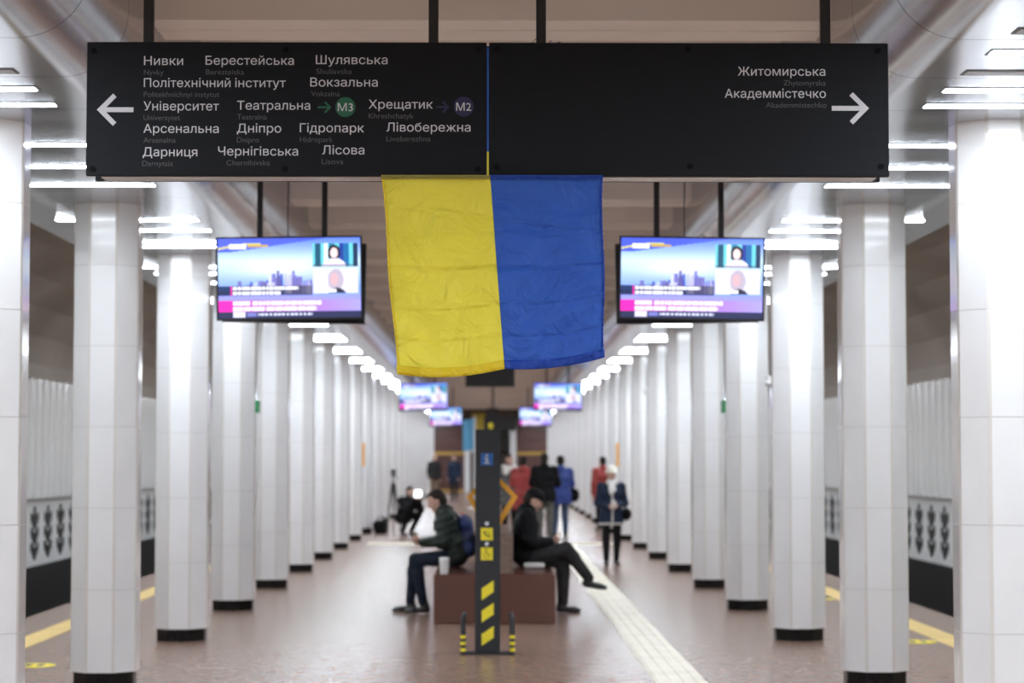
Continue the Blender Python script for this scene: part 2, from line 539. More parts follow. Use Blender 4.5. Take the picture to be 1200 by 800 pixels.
# ------------------------------------------------------------------ ceiling tubes
def make_tube(lit):
    r_ = thing('ceiling_light', '', 'ceiling light')
    h = MB().box((-.575, -.072, -.003), (.575, .072, .01)).build('housing', M['slot'], r_)
    MB().box((-.56, -.048, -.0055), (.56, .048, -.001)).build('diffuser', M['tube' if lit else 'off_tube'], r_)
    return r_
lit_proto = make_tube(True); off_proto = make_tube(False)
used = {True: False, False: False}
bays = {-1: [(9.54, 0), (10.05, 1), (10.59, 0), (11.1, 1), (11.6, 1)],
        0: [(13.1, 1), (14.1, 1), (15.06, 1)],
        1: [(17.3, 1), (18.1, 1), (19.05, 1), (19.5, 1)],
        2: [(21.6, 1), (22.4, 1), (23.6, 1)], 3: [(25.9, 1), (26.55, 1), (27.2, 1)]}
for k in range(-1, N_COL):
    yb = COL_Y + COL_S * k
    lst = bays.get(k) or [(yb + 1.3, 1), (yb + 1.75, 1), (yb + 2.2, 1), (yb + 2.65, 1)]
    for j, (yy, lit) in enumerate(lst):
        for side, sx in (('left', -1), ('right', 1)):
            lit = bool(lit)
            p = lit_proto if lit else off_proto
            o = p if not used[lit] else copy_tree(p)
            used[lit] = True
            o.location = (sx * 2.89, yy, CEIL)
            nth = ['first', 'second', 'third', 'fourth', 'fifth'][j]
            where = (f'{nth} ahead of the nearest {side} column' if k < 0 else f'{nth} tube beyond the {ORD[k]} {side} column')
            o['label'] = f"{'lit white' if lit else 'dark unlit'} tube light on the {side} metal ceiling, {where}"
            o['group'] = 'tube lights across the metal ceilings'
# unseen fill lights added behind the camera, stronger than the tube rows they continue
for sx in (-1, 1):
    for yy in np.arange(-7.5, 8.6, 1.0):
        ld = bpy.data.lights.new('rear_fill', 'AREA'); ld.shape = 'RECTANGLE'; ld.size = 1.12; ld.size_y = .11
        ld.energy = TUBE_STRENGTH * 1.12 * .11 * PI * 1.7; ld.color = TUBE_COLOR
        lo = bpy.data.objects.new('rear_fill', ld); COL.objects.link(lo)
        lo.location = (sx * 2.89, yy, CEIL - .03)

# fill lights added over the tracks for brightness, hidden behind the metal ceilings
for sx in (-1, 1):
    for k in range(27):
        ld = bpy.data.lights.new('track_fill', 'AREA'); ld.shape = 'RECTANGLE'; ld.size = .16; ld.size_y = 1.5
        ld.energy = 13; ld.color = (.95, .97, 1)
        lo = bpy.data.objects.new('track_fill', ld); COL.objects.link(lo)
        lo.location = (sx * 5.6, -2 + 4.05 * k, 4.66)

# ------------------------------------------------------------------ hanging direction sign
SD = 9.20                       # distance of the sign face
PXM = 2557 / SD
def sx_(x): return (x - 575) / PXM
def sz_(y): return CAM_Z + (535 - y) / PXM * 1.0055

def text_mesh(body, size=1.0):
    cu = bpy.data.curves.new('lettering', 'FONT'); cu.body = body; cu.size = size; cu.resolution_u = 4
    o = bpy.data.objects.new('lettering', cu); COL.objects.link(o)
    dg = bpy.context.evaluated_depsgraph_get()
    cv = o.evaluated_get(dg).to_curve(dg)
    # outline every letter, triangulate, and keep the triangles the outlines wind around
    loops = []
    for s in cv.splines:
        bpts = s.bezier_points
        if len(bpts) < 3: continue
        lp = []
        for i, q in enumerate(bpts):
            r2 = bpts[(i + 1) % len(bpts)]
            straight = (q.handle_right - q.co).cross(r2.co - q.co).length < 1e-6 and (r2.handle_left - r2.co).cross(q.co - r2.co).length < 1e-6
            seg = [q.co] if straight else interpolate_bezier(q.co, q.handle_right, r2.handle_left, r2.co, 6)[:-1]
            for c in seg:
                if not lp or (lp[-1] - c.xy).length > 1e-5: lp.append(c.xy)
        if (lp[0] - lp[-1]).length < 1e-5: lp.pop()
        loops.append(lp)
    o.to_curve_clear()
    bpy.data.objects.remove(o); bpy.data.curves.remove(cu)
    vs = []; es = []
    for lp in loops:
        n0 = len(vs); vs += lp
        es += [(n0 + i, n0 + (i + 1) % len(lp)) for i in range(len(lp))]
    vo, eo, fo, _, _, _ = delaunay_2d_cdt(vs, es, [], 0, 1e-6)
    cen = np.array([[(vo[q[0]].x + vo[q[1]].x + vo[q[2]].x) / 3, (vo[q[0]].y + vo[q[1]].y + vo[q[2]].y) / 3] for q in fo])
    wind = np.zeros(len(cen))
    for lp in loops:
        a_ = np.array([tuple(c) for c in lp]); b_ = np.roll(a_, -1, 0)
        for (x1, y1), (x2, y2) in zip(a_, b_):
            side = (x2 - x1) * (cen[:, 1] - y1) - (cen[:, 0] - x1) * (y2 - y1)
            wind += ((y1 <= cen[:, 1]) & (y2 > cen[:, 1]) & (side > 0)).astype(int) - ((y1 > cen[:, 1]) & (y2 <= cen[:, 1]) & (side < 0)).astype(int)
    fo = [q for q, k in zip(fo, wind) if abs(k) > .5]
    used_ = sorted({i for q in fo for i in q}); ix = {i: k for k, i in enumerate(used_)}
    me = bpy.data.meshes.new('lettering')
    me.from_pydata([(vo[i].x, vo[i].y, 0) for i in used_], [], [[ix[i] for i in q] for q in fo]); me.update()
    return me

def place_text(name, body, x0, x1, zb, y, material, parent, cap=None):
    """flat lettering facing -y from x0 to x1, baseline zb"""
    me = text_mesh(body)
    co = np.zeros(len(me.vertices) * 3); me.vertices.foreach_get('co', co); co = co.reshape(-1, 3)
    s = (x1 - x0) / (co[:, 0].max() - co[:, 0].min())
    sv = s if cap is None else cap / .73
    out = np.stack([(co[:, 0] - co[:, 0].min()) * s + x0, np.full(len(co), y), co[:, 1] * sv + zb], 1)
    me.vertices.foreach_set('co', out.ravel()); me.materials.clear(); me.materials.append(material)
    me.name = name; me.update()
    return link(bpy.data.objects.new(name, me), parent)

sign = thing('direction_sign', 'wide black hanging direction sign with white station names and arrows', 'sign', (0, SD, 0))
zt, zb = sz_(49), sz_(207)
xl, xm0, xm1, xr = sx_(98.5), sx_(570), sx_(573), sx_(1045.5)
MB().box((xl, 0, zb), (xm0, .03, zt), bev=.003).build('panel', M['sign'], sign)
MB().box((xm1, 0, zb), (xr, .03, zt), bev=.003).build('panel', M['sign'], sign)
MB().box((xl + .01, .17, zb), (xr - .01, .20, zt), bev=.003).build('back_panel', M['sign'], sign)
MB().box((xl + .02, .03, zt - .03), (xr - .02, .17, zt - .01)).build('top_frame', M['black'], sign)
mb = MB()
for a, b in ((.03, .082), (.096, .15)):
    mb.box((xl + .06, a, zb - .003), (xr - .05, b, zb + .004), bev=.001)
mb.build('bottom_rail', M['alu'], sign)
MB().box((xl + .05, .082, zb - .002), (xr - .04, .096, zb + .004)).box((xl + .05, .15, zb - .004), (xr - .04, .17, zb + .004)).build('rail_gap', M['black'], sign)
for x in (167, 506.5, 635, 975):
    px = sx_(x)
    MB().box((px - .021, .08, zt - .05), (px + .021, .122, SLAB_Z), bev=.004).build('hanger_pole', M['black'], sign)
ye, yf = -.0015, -.0015
names = [
 ('Нивки', 'Nyvky', 166, 212, 76.5, 166, 189), ('Берестейська', 'Beresteiska', 238.5, 342.5, 76, 239, 284), ('Шулявська', 'Shuliavska', 368.5, 453, 75, 369, 411),
 ('Політехнічний', 'Politekhnichnyi', 166, 268, 102.5, 166, 223), ('інститут', 'instytut', 273.5, 333, 102.5, 226, 255), ('Вокзальна', 'Vokzalna', 362, 441.5, 101.5, 363, 397),
 ('Університет', 'Universytet', 166, 254.5, 130, 166, 209), ('Театральна', 'Teatralna', 276, 362, 129, 276, 311), ('Хрещатик', 'Khreshchatyk', 431, 506.5, 127.5, 431, 484),
 ('Арсенальна', 'Arsenalna', 166, 254.5, 156.5, 166, 204), ('Дніпро', 'Dnipro', 276, 328, 156, 276, 302), ('Гідропарк', 'Hidropark', 350, 425.5, 155.5, 350, 389), ('Лівобережна', 'Livoberezhna', 452, 551, 154.5, 452, 504),
 ('Дарниця', 'Darnytsia', 165.5, 229.5, 184, 165, 201), ('Чернігівська', 'Chernihivska', 254, 348, 183, 264, 315), ('Лісова', 'Lisova', 376.5, 426, 181.5, 376, 401.5),
 ('Житомирська', 'Zhytomyrska', 867, 970.5, 87.8, 921, 971), ('Академмістечко', 'Akademmistechko', 851.5, 971, 114, 900, 971.5)]
for ua, la, a, b, base, c, d in names:
    place_text('station_name', ua, sx_(a), sx_(b), sz_(base), ye, M['letter'], sign, cap=10.6 / PXM)
    place_text('latin_name', la, sx_(c), sx_(d), sz_(base + 11.6), yf, M['letter_dim'], sign, cap=6.6 / PXM)

def arrow(cx0, cx1, cy, hh, th, material, name='arrow', parent=None):
    """horizontal arrow with its tip at cx1"""
    s = 1 if cx1 > cx0 else -1
    mb = MB()
    tip = (cx1, cy)
    k = th * .7071
    L = hh
    h2 = th / 2
    out = [(cx1, cy), (cx1 - s * L, cy + L), (cx1 - s * (L + k), cy + L - k), (cx1 - s * (2 * k + h2), cy + h2), (cx0, cy + h2),
           (cx0, cy - h2), (cx1 - s * (2 * k + h2), cy - h2), (cx1 - s * (L + k), cy - L + k), (cx1 - s * L, cy - L)]
    pl = [(sx_(x), sz_(y)) for x, y in out]
    if sum(pl[i][0] * pl[(i + 1) % 9][1] - pl[(i + 1) % 9][0] * pl[i][1] for i in range(9)) < 0: pl = pl[::-1]
    mb.prism(pl, -.0016, .0)
    return mb.build(name, material, parent)
arrow(154, 111, 129.3, 21.5 - 2.5, 5.7, M['letter'], 'arrow', sign)
arrow(978, 1022, 126.3, 21.5 - 2.5, 5.7, M['letter'], 'arrow', sign)
arrow(371, 387, 126, 7, 2.2, M['green'], 'transfer_arrow', sign)
arrow(511, 526, 125.5, 7, 2.2, M['navy'], 'transfer_arrow', sign)
for cx, cy, key, t in ((403.5, 125.7, 'green', 'М3'), (543, 125, 'navy', 'М2')):
    n = 40
    pl = [(sx_(cx) + 11.8 / PXM * math.cos(2 * PI * k / n), sz_(cy) + 11.8 / PXM * math.sin(2 * PI * k / n)) for k in range(n)]
    bd = MB().prism(pl, -.0016, 0).build('line_badge', M[key], sign)
    tx = place_text('badge_text', t, sx_(cx - 8.8), sx_(cx + 8.8), sz_(cy + 4.9), -.0030, M['letter'], bd, cap=9.6 / PXM)
for x, y in ((107, 60), (333, 58), (560, 58), (107, 199), (333, 199), (560, 199), (582, 57), (808, 57), (1033, 58), (582, 196), (810, 195), (1036, 195)):
    n = 14
    pl = [(sx_(x) + .0125 * math.cos(2 * PI * k / n), sz_(y) + .0125 * math.sin(2 * PI * k / n)) for k in range(n)]
    MB().prism(pl, -.004, .001).build('screw', M['screw'], sign)
mb = MB()
for k in range(9):
    px = sx_(648) + random.uniform(-.03, .05)
    p0 = Vector((px, .06, zt - .012)); p1 = p0 + Vector((random.uniform(-.06, .1), random.uniform(-.02, .04), random.uniform(.02, .045))); p2 = p1 + Vector((random.uniform(-.06, .1), .02, -.035))
    mb.tube([p0, p1, p2], .0016, n=5)
mb.build('wire_tangle', M['black'], sign)

# ------------------------------------------------------------------ flag tied under the sign
flag = thing('flag', 'blue and yellow cloth flag hanging under the black direction sign', 'flag', (0, SD - .02, 0))
NU, NV = 60, 110
DIAG = [(1, .8, .3, .010), (.9, -1.1, .2, .009), (.3, 1.9, .1, .006)]
def lerp(a, b, t): return a + (b - a) * t
creases = [(.18, .010, .25), (.30, .008, .02), (.47, .011, .04), (.66, .009, -.03), (.83, .007, .02)]
def flag_point(x, u, v, amp=1.0):
    y = -.012 - .05 * math.sin(min(1, v * 1.1) * PI * .5) * .4
    y += amp * (.016 * math.sin(u * 5.0 + 1.2 * v) * v + .007 * math.sin(u * 11 - 4 * v) * (1 - v * .4) + .012 * math.sin(v * 4 + u))
    for cv, a, sl in creases:
        t = (v - cv - sl * (u - .5) * .3) / .0085
        y += amp * a * math.exp(-t * t) * (1 if int(cv * 100) % 2 else -1)
    y += amp * .006 * math.sin(23 * u * v + 3 * v) * math.sin(9 * v - 7 * u)
    for (a, b, c, h_) in DIAG:                     # pressed diagonal folds of the packed cloth
        t = (a * u + b * v - c)
        y += h_ * (abs(math.sin(t * 7)) - .5) * math.exp(-((u % 1 - .5) ** 2) * 1.2)
    k = min(1, v * 5)
    return -.012 + (y + .012) * k
def half(name, x0t, x1t, x0b, x1b, zb0, zbm, zb1, u0, mat_, hem, side_seam):
    v_ = []; f_ = []
    ztop = zb - .001
    for j in range(NV + 1):
        v = j / NV
        for i in range(NU + 1):
            u = i / NU
            bow = .004 * math.sin(v * 9 + u0 * 3) * (max(0, 1 - u * 3) if side_seam < 0 else max(0, u * 3 - 2))
            x = lerp(lerp(x0t, x1t, u), lerp(x0b, x1b, u), v) + bow
            zbot = (1 - u) * (1 - 2 * u) * zb0 + 4 * u * (1 - u) * zbm + u * (2 * u - 1) * zb1
            z = lerp(ztop, zbot, v)
            v_.append((x, flag_point(x, u0 + u, v), z))
    for j in range(NV):
        for i in range(NU):
            a = j * (NU + 1) + i
            f_.append((a, a + NU + 1, a + NU + 2, a + 1))
    o = mesh_obj(name, v_, f_, mat_, flag, smooth=True)
    # hem: a doubled band along the bottom, slightly proud of the cloth, and a narrow one down the outer edge
    hv = []; hf = []
    for j, vv in enumerate((.955, .97, .985, 1.002)):
        for i in range(NU + 1):
            u = i / NU
            zbot = (1 - u) * (1 - 2 * u) * zb0 + 4 * u * (1 - u) * zbm + u * (2 * u - 1) * zb1
            hv.append((lerp(lerp(x0t, x1t, u), lerp(x0b, x1b, u), vv), flag_point(0, u0 + u, vv) - .004 - .002 * math.sin(i * 1.3), lerp(ztop, zbot, vv)))
    for j in range(3):
        for i in range(NU):
            a = j * (NU + 1) + i
            hf.append((a, a + NU + 1, a + NU + 2, a + 1))
    hm = mesh_obj('bottom_hem', hv, hf, hem, o, smooth=True)
    ev = []; ef = []
    ue = 0.0 if side_seam < 0 else 1.0
    for j in range(NV + 1):
        v = j / NV
        zbot = zb0 if side_seam < 0 else zb1
        xe = lerp(lerp(x0t, x1t, ue), lerp(x0b, x1b, ue), v) + .004 * math.sin(v * 9 + u0 * 3)
        jag = .0015 * math.sin(j * 2.1)
        yy = flag_point(0, u0 + ue, v)
        ev += [(xe + jag, yy - .003, lerp(ztop, zbot, v)), (xe - side_seam * .009, yy - .004, lerp(ztop, zbot, v))]
    for j in range(NV):
        q = (2 * j, 2 * j + 2, 2 * j + 3, 2 * j + 1)
        ef.append(q if side_seam < 0 else q[::-1])
    em = mesh_obj('side_hem', ev, ef, hem, o, smooth=True)
    for ob in (o, hm, em):
        md = ob.modifiers.new('thickness', 'SOLIDIFY'); md.thickness = .0015; md.offset = 1
    return o
tag(half('yellow_half', sx_(446.5), sx_(574.3), sx_(466), sx_(591), sz_(439), sz_(442.5), sz_(433), 0.0, M['flag_yellow'], M['hem_yellow'], -1), 'yellow half of the flag')
tag(half('blue_half', sx_(574.3), sx_(706.5), sx_(591), sx_(707.5), sz_(433), sz_(431.5), sz_(420), 1.0, M['flag_blue'], M['hem_blue'], 1), 'blue half of the flag')
# cloth strip folded up between the two sign panels, and over the rail
MB().box((xm0 + .001, .021, sz_(178)), (xm1 - .001, .03, zt - .02)).build('folded_strip', M['flag_blue'], flag)
MB().box((xm0 + .001, .021, zb - .01), (xm1 - .001, .03, sz_(178))).build('folded_strip', M['flag_yellow'], flag)
for a, b, key in ((446.5, 574, 'fold_olive'), (574.4, 706.5, 'hem_blue')):
    MB().box((sx_(a), -.024, zb - .0075), (sx_(b), .018, zb - .0005)).box((sx_(a), -.024, zb - .0165), (sx_(b), .018, zb - .0095)).build('top_fold', M[key], flag)

# ------------------------------------------------------------------ televisions
TW, TH = 1.06, .595
GX, GY = 176, 99
def picture():
    img = np.zeros((GY, GX, 3))
    yy, xx = np.mgrid[0:GY, 0:GX]
    u = (xx + .5) / GX; v = (yy + .5) / GY        # v from the top
    sky_t = np.array([.30, .45, .95]); sky_m = np.array([.80, .93, 1.0]); sky_b = np.array([.45, .60, .95])
    t = np.clip(v / .28, 0, 1)[..., None]; t2 = np.clip((v - .28) / .35, 0, 1)[..., None]
    img[:] = np.where(v[..., None] < .28, sky_t * (1 - t) + sky_m * t, sky_m * (1 - t2) + sky_b * t2)
    img[(v < .17) & (v < .13 - .25 * (u - .25))] = (.22, .30, .85)
    g = (v - .12 + .1 * u); img[(abs(v - (.13 - .06 * np.sin(u * 6))) < .012) & (u < .3)] = (.85, .8, .4)
    glow = np.exp(-(((u - .42) / .28) ** 2 + ((v - .38) / .10) ** 2))[..., None]
    img = img * (1 - glow * .75) + glow * .75
    # haze, water and towers
    wat = (v > .60) & (u < .20 + .04 * np.sin(v * 20)); img[wat] = (.02, .22, .60)
    low = (v > .66) & (u < .66); img[low] = img[low] * .35 + np.array([.03, .05, .22])
    r_ = np.random.default_rng(4)
    for k in range(60):
        c = r_.uniform(.14, .66); wd = r_.uniform(.006, .016)
        top = .66 - r_.uniform(.02, .12) - .22 * math.exp(-((c - .47) / .11) ** 2) * r_.uniform(.5, 1)
        colr = [(.12, .18, .62), (.40, .38, .72), (.72, .68, .88), (.30, .26, .55), (.85, .84, .97)][r_.integers(5)]
        m = (abs(u - c) < wd) & (v > top) & (v < .70); img[m] = img[m] * .25 + np.array(colr) * .75
    # logo strip
    img[(abs(v - .10) < .03) & (u > .08) & (u < .20)] = (1, 1, 1)
    img[(abs(v - .10) < .016) & (u > .21) & (u < .355)] = (.75, .60, .22)
    # two call windows on the right
    def win(u0, u1, v0, v1): return (u > u0) & (u < u1) & (v > v0) & (v < v1)
    a = win(.665, .985, .075, .365); img[a] = (.35, .80, .86)
    for c, wd, cl in ((.70, .02, (.02, .25, .35)), (.76, .015, (.9, 1, 1)), (.80, .02, (.05, .45, .55)), (.87, .02, (.05, .15, .55)), (.90, .02, (.03, .35, .6)), (.97, .02, (.02, .12, .25))):
        m = a & (abs(u - c) < wd); img[m] = cl
    m = a & (((u - .815) / .045) ** 2 + ((v - .19) / .10) ** 2 < 1); img[m] = (.05, .03, .07)
    m = a & (((u - .815) / .026) ** 2 + ((v - .19) / .065) ** 2 < 1); img[m] = (1, .86, .85)
    m = a & (((u - .815) / .085) ** 2 + ((v - .37) / .11) ** 2 < 1); img[m] = (.97, .92, 1)
    m = win(.665, .985, .33, .365); img[m] = img[m] * .6 + .05
    b = win(.665, .985, .385, .70); img[b] = (.86, .86, .97)
    m = b & (((u - .825) / .055) ** 2 + ((v - .53) / .135) ** 2 < 1); img[m] = (.72, .66, .72)
    m = b & (((u - .815) / .028) ** 2 + ((v - .52) / .075) ** 2 < 1); img[m] = (.86, .66, .68)
    m = b & (((u - .835) / .07) ** 2 + ((v - .75) / .12) ** 2 < 1); img[m] = (.06, .05, .12)
    m = win(.69, .83, .65, .69); img[m] = (1, 1, 1)
    # captions
    m = win(.0, .66, .60, .71); img[m] = img[m] * .5
    m = win(.085, .098, .595, .715); img[m] = (.9, .05, .6)
    for v0, u1 in ((.605, .56), (.665, .44)):
        m = win(.105, u1, v0, v0 + .045); img[m & (np.sin(u * 150 + 3 * np.sin(u * 37)) > -.93)] = (.98, .98, 1)
    m = v > .715; img[m] = (.55, .55, .90)
    m = v > .775; img[m] = (np.array([.75, .12, .62]) * (1 - u[..., None]) + np.array([.62, .58, .98]) * u[..., None])[m]
    m = (v > .775) & (u < .095); img[m] = (.95, .04, .65)
    for v0, u1 in ((.79, .72), (.855, .69)):
        m = win(.105, u1, v0, v0 + .05); img[m & (np.sin(u * 140 + 4 * np.sin(u * 29 + v0 * 60)) > -.94)] = (1, .97, 1)
    m = v > .915; img[m] = (.05, .07, .22)
    m = win(.10, .19, .918, .985); img[m] = (.90, .88, 1)
    m = win(.20, .265, .925, .98); img[m] = (.40, .42, .75)
    m = win(.28, .66, .935, .97); img[m & (np.sin(u * 210) > -.6)] = (.85, .88, 1)
    return img * .84 + np.array([.125, .13, .155])
img = picture()
def screen_mesh():
    v_ = []; f_ = []
    for j in range(GY + 1):
        for i in range(GX + 1):
            v_.append((-TW / 2 + TW * i / GX, -.0315, TH / 2 - TH * j / GY))
    for j in range(GY):
        for i in range(GX):
            a = j * (GX + 1) + i
            f_.append((a, a + GX + 1, a + GX + 2, a + 1))
    return v_, f_
tv0 = None
def make_tv():
    r_ = thing('television', '', 'television')
    MB().box((-TW / 2 - .014, -.030, -TH / 2 - .016), (TW / 2 + .014, .022, TH / 2 + .012), bev=.006).build('casing', M['tvcase'], r_)
    bz = MB()
    for lo, hi in (((-TW / 2 - .015, -.036, TH / 2), (TW / 2 + .015, -.028, TH / 2 + .013)), ((-TW / 2 - .015, -.036, -TH / 2 - .017), (TW / 2 + .015, -.028, -TH / 2)),
                   ((-TW / 2 - .015, -.036, -TH / 2), (-TW / 2, -.028, TH / 2)), ((TW / 2, -.036, -TH / 2), (TW / 2 + .015, -.028, TH / 2))):
        bz.box(lo, hi)
    bz.build('bezel', M['tvcase'], r_)
    MB().box((-.3, .022, -.2), (.3, .06, .16), bev=.02).build('back_cover', M['tvcase'], r_)
    v_, f_ = screen_mesh()
    s = mesh_obj('screen', v_, f_, M['screen'], r_)
    at = s.data.color_attributes.new('picture', 'FLOAT_COLOR', 'CORNER')
    lin = np.clip(img.reshape(-1, 3), 0, 1) ** 2.2
    c = np.ones((GX * GY, 4, 4), dtype=np.float32); c[:, :, :3] = lin[:, None, :]
    at.data.foreach_set('color', c.ravel())
    return r_
mount0 = None
rows = [('nearest', 16.30, 1), ('middle', 48.8, 0), ('far', 73.2, 0)]
TV_Z = 3.035
for rn, yd, back in rows:
    for side, sx in (('left', -1), ('right', 1)):
        xc = sx * 1.505
        if tv0 is None:
            tv0 = make_tv(); t = tv0
        else:
            t = copy_tree(tv0)
        t.location = (xc, yd, TV_Z)
        t.rotation_euler = (R(4), R(-.9 if sx < 0 else .9), R(2 * -sx))
        t['label'] = {'nearest': f'large {side} television showing news, closest pair to the camera',
                      'middle': f'{side} television showing news in the middle pair beyond the flag',
                      'far': f'{side} small far television showing news, lowest pair in view'}[rn]
        t['group'] = 'televisions hanging along the platform'
        if back:
            b = copy_tree(tv0)
            b.location = (xc, yd + .40, TV_Z); b.rotation_euler = (R(4), R(-.9 if sx < 0 else .9), R(180 + 2 * -sx))
            b['label'] = f'dark television turned away, behind the large {side} television'
            b['group'] = 'televisions hanging along the platform'
        if mount0 is None:
            mount0 = thing('television_mount', '', 'mount')
            for px in (-.245, .245):
                MB().box((px - .021, -.02, -.18), (px + .021, .02, SLAB_Z - TV_Z), bev=.003).build('pole', M['black'], mount0)
            MB().box((-.4, -.012, -.20), (.4, .012, -.15)).box((-.4, -.012, .13), (.4, .012, .18)).build('crossbar', M['black'], mount0)
            mb = MB()
            for px in (-.3, .3):
                mb.box((px - .02, -.14, -.22), (px + .02, .14, -.17)).box((px - .02, -.14, .10), (px + .02, .14, .15))
            mb.build('bracket', M['black'], mount0)
            MB().tube([(-.03, .0, .15), (-.035, 0, .5), (-.02, .01, SLAB_Z - TV_Z)], .005, n=6).build('cable', M['black'], mount0)
            mt = mount0
        else:
            mt = copy_tree(mount0)
        mt.location = (xc, yd + .20, TV_Z)
        mt['label'] = {'nearest': f'black twin-pole ceiling mount carrying the large {side} television',
                       'middle': f'black twin-pole mount over the {side} television of the middle pair',
                       'far': f'black twin-pole mount over the {side} small far television'}[rn]
        mt['group'] = 'television mounts'

# ------------------------------------------------------------------ bench
bench = thing('bench', 'red-brown polished granite block bench with low central backrest', 'bench', (.04, 22.35, 0))
mb = MB().box((-.62, 0, .0), (.62, 3.1, .50), bev=.012)
mb.build('seat_block', M['granite'], bench)
tag(MB().box((-.19, .03, .50), (.19, 3.05, .915), bev=.01).build('backrest', M['granite_light'], bench), 'paler brown granite backrest')

# ------------------------------------------------------------------ help point pillar
pil = thing('help_point', 'slim dark grey information pillar with yellow hazard stripes, before the bench', 'help point', (-.025, 18.9, 0))
MB().box((-.108, 0, .018), (.108, .12, 1.935), bev=.006).build('body', M['pillar'], pil)
MB().box((-.23, -.06, 0), (.23, .18, .018), bev=.004).build('base_plate', M['pillar'], pil)
for sx in (-1, 1):
    g = thing('guard_hoop', None, None); g.parent = pil
    x = sx * .212
    mb = MB()
    mb.tube([(x, -.03, .01), (x, -.03, .30), (x - sx * .01, 0.0, .335), (x - sx * .01, .10, .335), (x, .14, .30), (x, .14, .01)], .022, n=10)
    hoop = mb.build('guard_hoop', M['pillar'], pil)
    bpy.data.objects.remove(g)
    for k in range(3):
        z = .03 + .055 * k
        MB().tube([(x, -.03, z), (x, -.03, z + .028)], .0235, n=10).build('yellow_band', M['hazard_yellow'], hoop)
def px_p(x): return (x - 571.5) / 135.3
def pz_p(y): return (766 - y) / 135.3
for ya, yb in ((680, 703), (706, 729), (733, 756)):
    pl = [(px_p(564.5), pz_p(yb)), (px_p(578.5), pz_p(yb - 9.5)), (px_p(578.5), pz_p(ya)), (px_p(564.5), pz_p(ya + 9.5))]
    MB().prism(pl, -.002, .003).build('hazard_stripe', M['hazard_yellow'], pil)
def plate(x0, x1, y0, y1, m, name):
    return MB().box((px_p(x0), -.003, pz_p(y1)), (px_p(x1), .003, pz_p(y0)), bev=.001).build(name, m, pil)
ip = plate(563.5, 577.5, 532, 546, M['info_blue'], 'information_plate')
mb = MB()
zc = pz_p(539); xc = px_p(570.5)
mb.prism([(xc + .011 * math.cos(2 * PI * k / 14), zc + .032 + .010 * math.sin(2 * PI * k / 14)) for k in range(14)], -.005, -.002)
mb.box((xc - .010, -.005, zc - .03), (xc + .010, -.002, zc + .014)); mb.box((xc - .022, -.005, zc + .004), (xc, -.002, zc + .014)); mb.box((xc - .024, -.005, zc - .038), (xc + .024, -.002, zc - .028))
mb.build('letter_i', M['letter'], ip)
pp = plate(563.5, 577.5, 619, 633.5, M['hazard_yellow'], 'phone_plate')
mb = MB(); zc = pz_p(626)
mb.tube([(xc - .022, -.006, zc + .020), (xc - .015, -.006, zc - .003), (xc + .003, -.006, zc - .018), (xc + .024, -.006, zc - .018)], [.0085, .0035, .0035, .0085], n=8)
for k in (1,):
    mb.tube([(xc + .004, -.005, zc + .012 * k + .008), (xc + .004 + .010 * k, -.005, zc + .008 * k + .004), (xc + .004 + .012 * k, -.005, zc - .002)], .003, n=6)
mb.build('handset_symbol', M['black'], pp)
wp = plate(563.5, 577.5, 642, 656.5, M['hazard_yellow'], 'wheelchair_plate')
mb = MB(); zc = pz_p(649)
mb.prism([(xc - .008 + .008 * math.cos(2 * PI * k / 12), zc + .034 + .008 * math.sin(2 * PI * k / 12)) for k in range(12)], -.005, -.002)
mb.tube([(xc - .008, -.005, zc + .024), (xc - .006, -.005, zc), (xc + .016, -.005, zc - .002), (xc + .022, -.005, zc - .024)], .0032, n=6)
mb.tube([(xc - .006 + .02 * math.cos(a), -.005, zc - .014 + .02 * math.sin(a)) for a in np.linspace(R(120), R(330), 12)], .002, n=6)
mb.build('wheelchair_symbol', M['black'], wp)
for y in (614, 637.5):
    z = pz_p(y)
    MB().prism([(xc + .018 * math.cos(2 * PI * k / 20), z + .018 * math.sin(2 * PI * k / 20)) for k in range(20)], -.012, .002).build('call_button', M['steel'], pil)
mb = MB()
for y in (579, 582):
    mb.box((xc - .018, -.002, pz_p(y) - .006), (xc + .018, .002, pz_p(y) + .006))
mb.build('speaker_slot', M['black'], pil)
kx, kz = px_p(576), pz_p(583)
kite = [(kx, kz + .235), (kx + .23, kz), (kx, kz - .37), (kx - .215, kz)]
mb = MB()
for i in range(4):
    a = Vector((kite[i][0], 0, kite[i][1])); b = Vector((kite[(i + 1) % 4][0], 0, kite[(i + 1) % 4][1]))
    inner = lambda p: Vector((kx + (p.x - kx) * .76, 0, kz + (p.z - kz) * .76))
    ai, bi = inner(a), inner(b)
    pl = [(a.x, a.z), (ai.x, ai.z), (bi.x, bi.z), (b.x, b.z)]
    mb.prism(pl[::-1], .125, .150)
mb.box((-.05, .115, kz - .40), (.05, .128, kz + .25))
tag(mb.build('orange_frame', M['orange'], pil), 'orange kite-shaped frame behind the pillar')

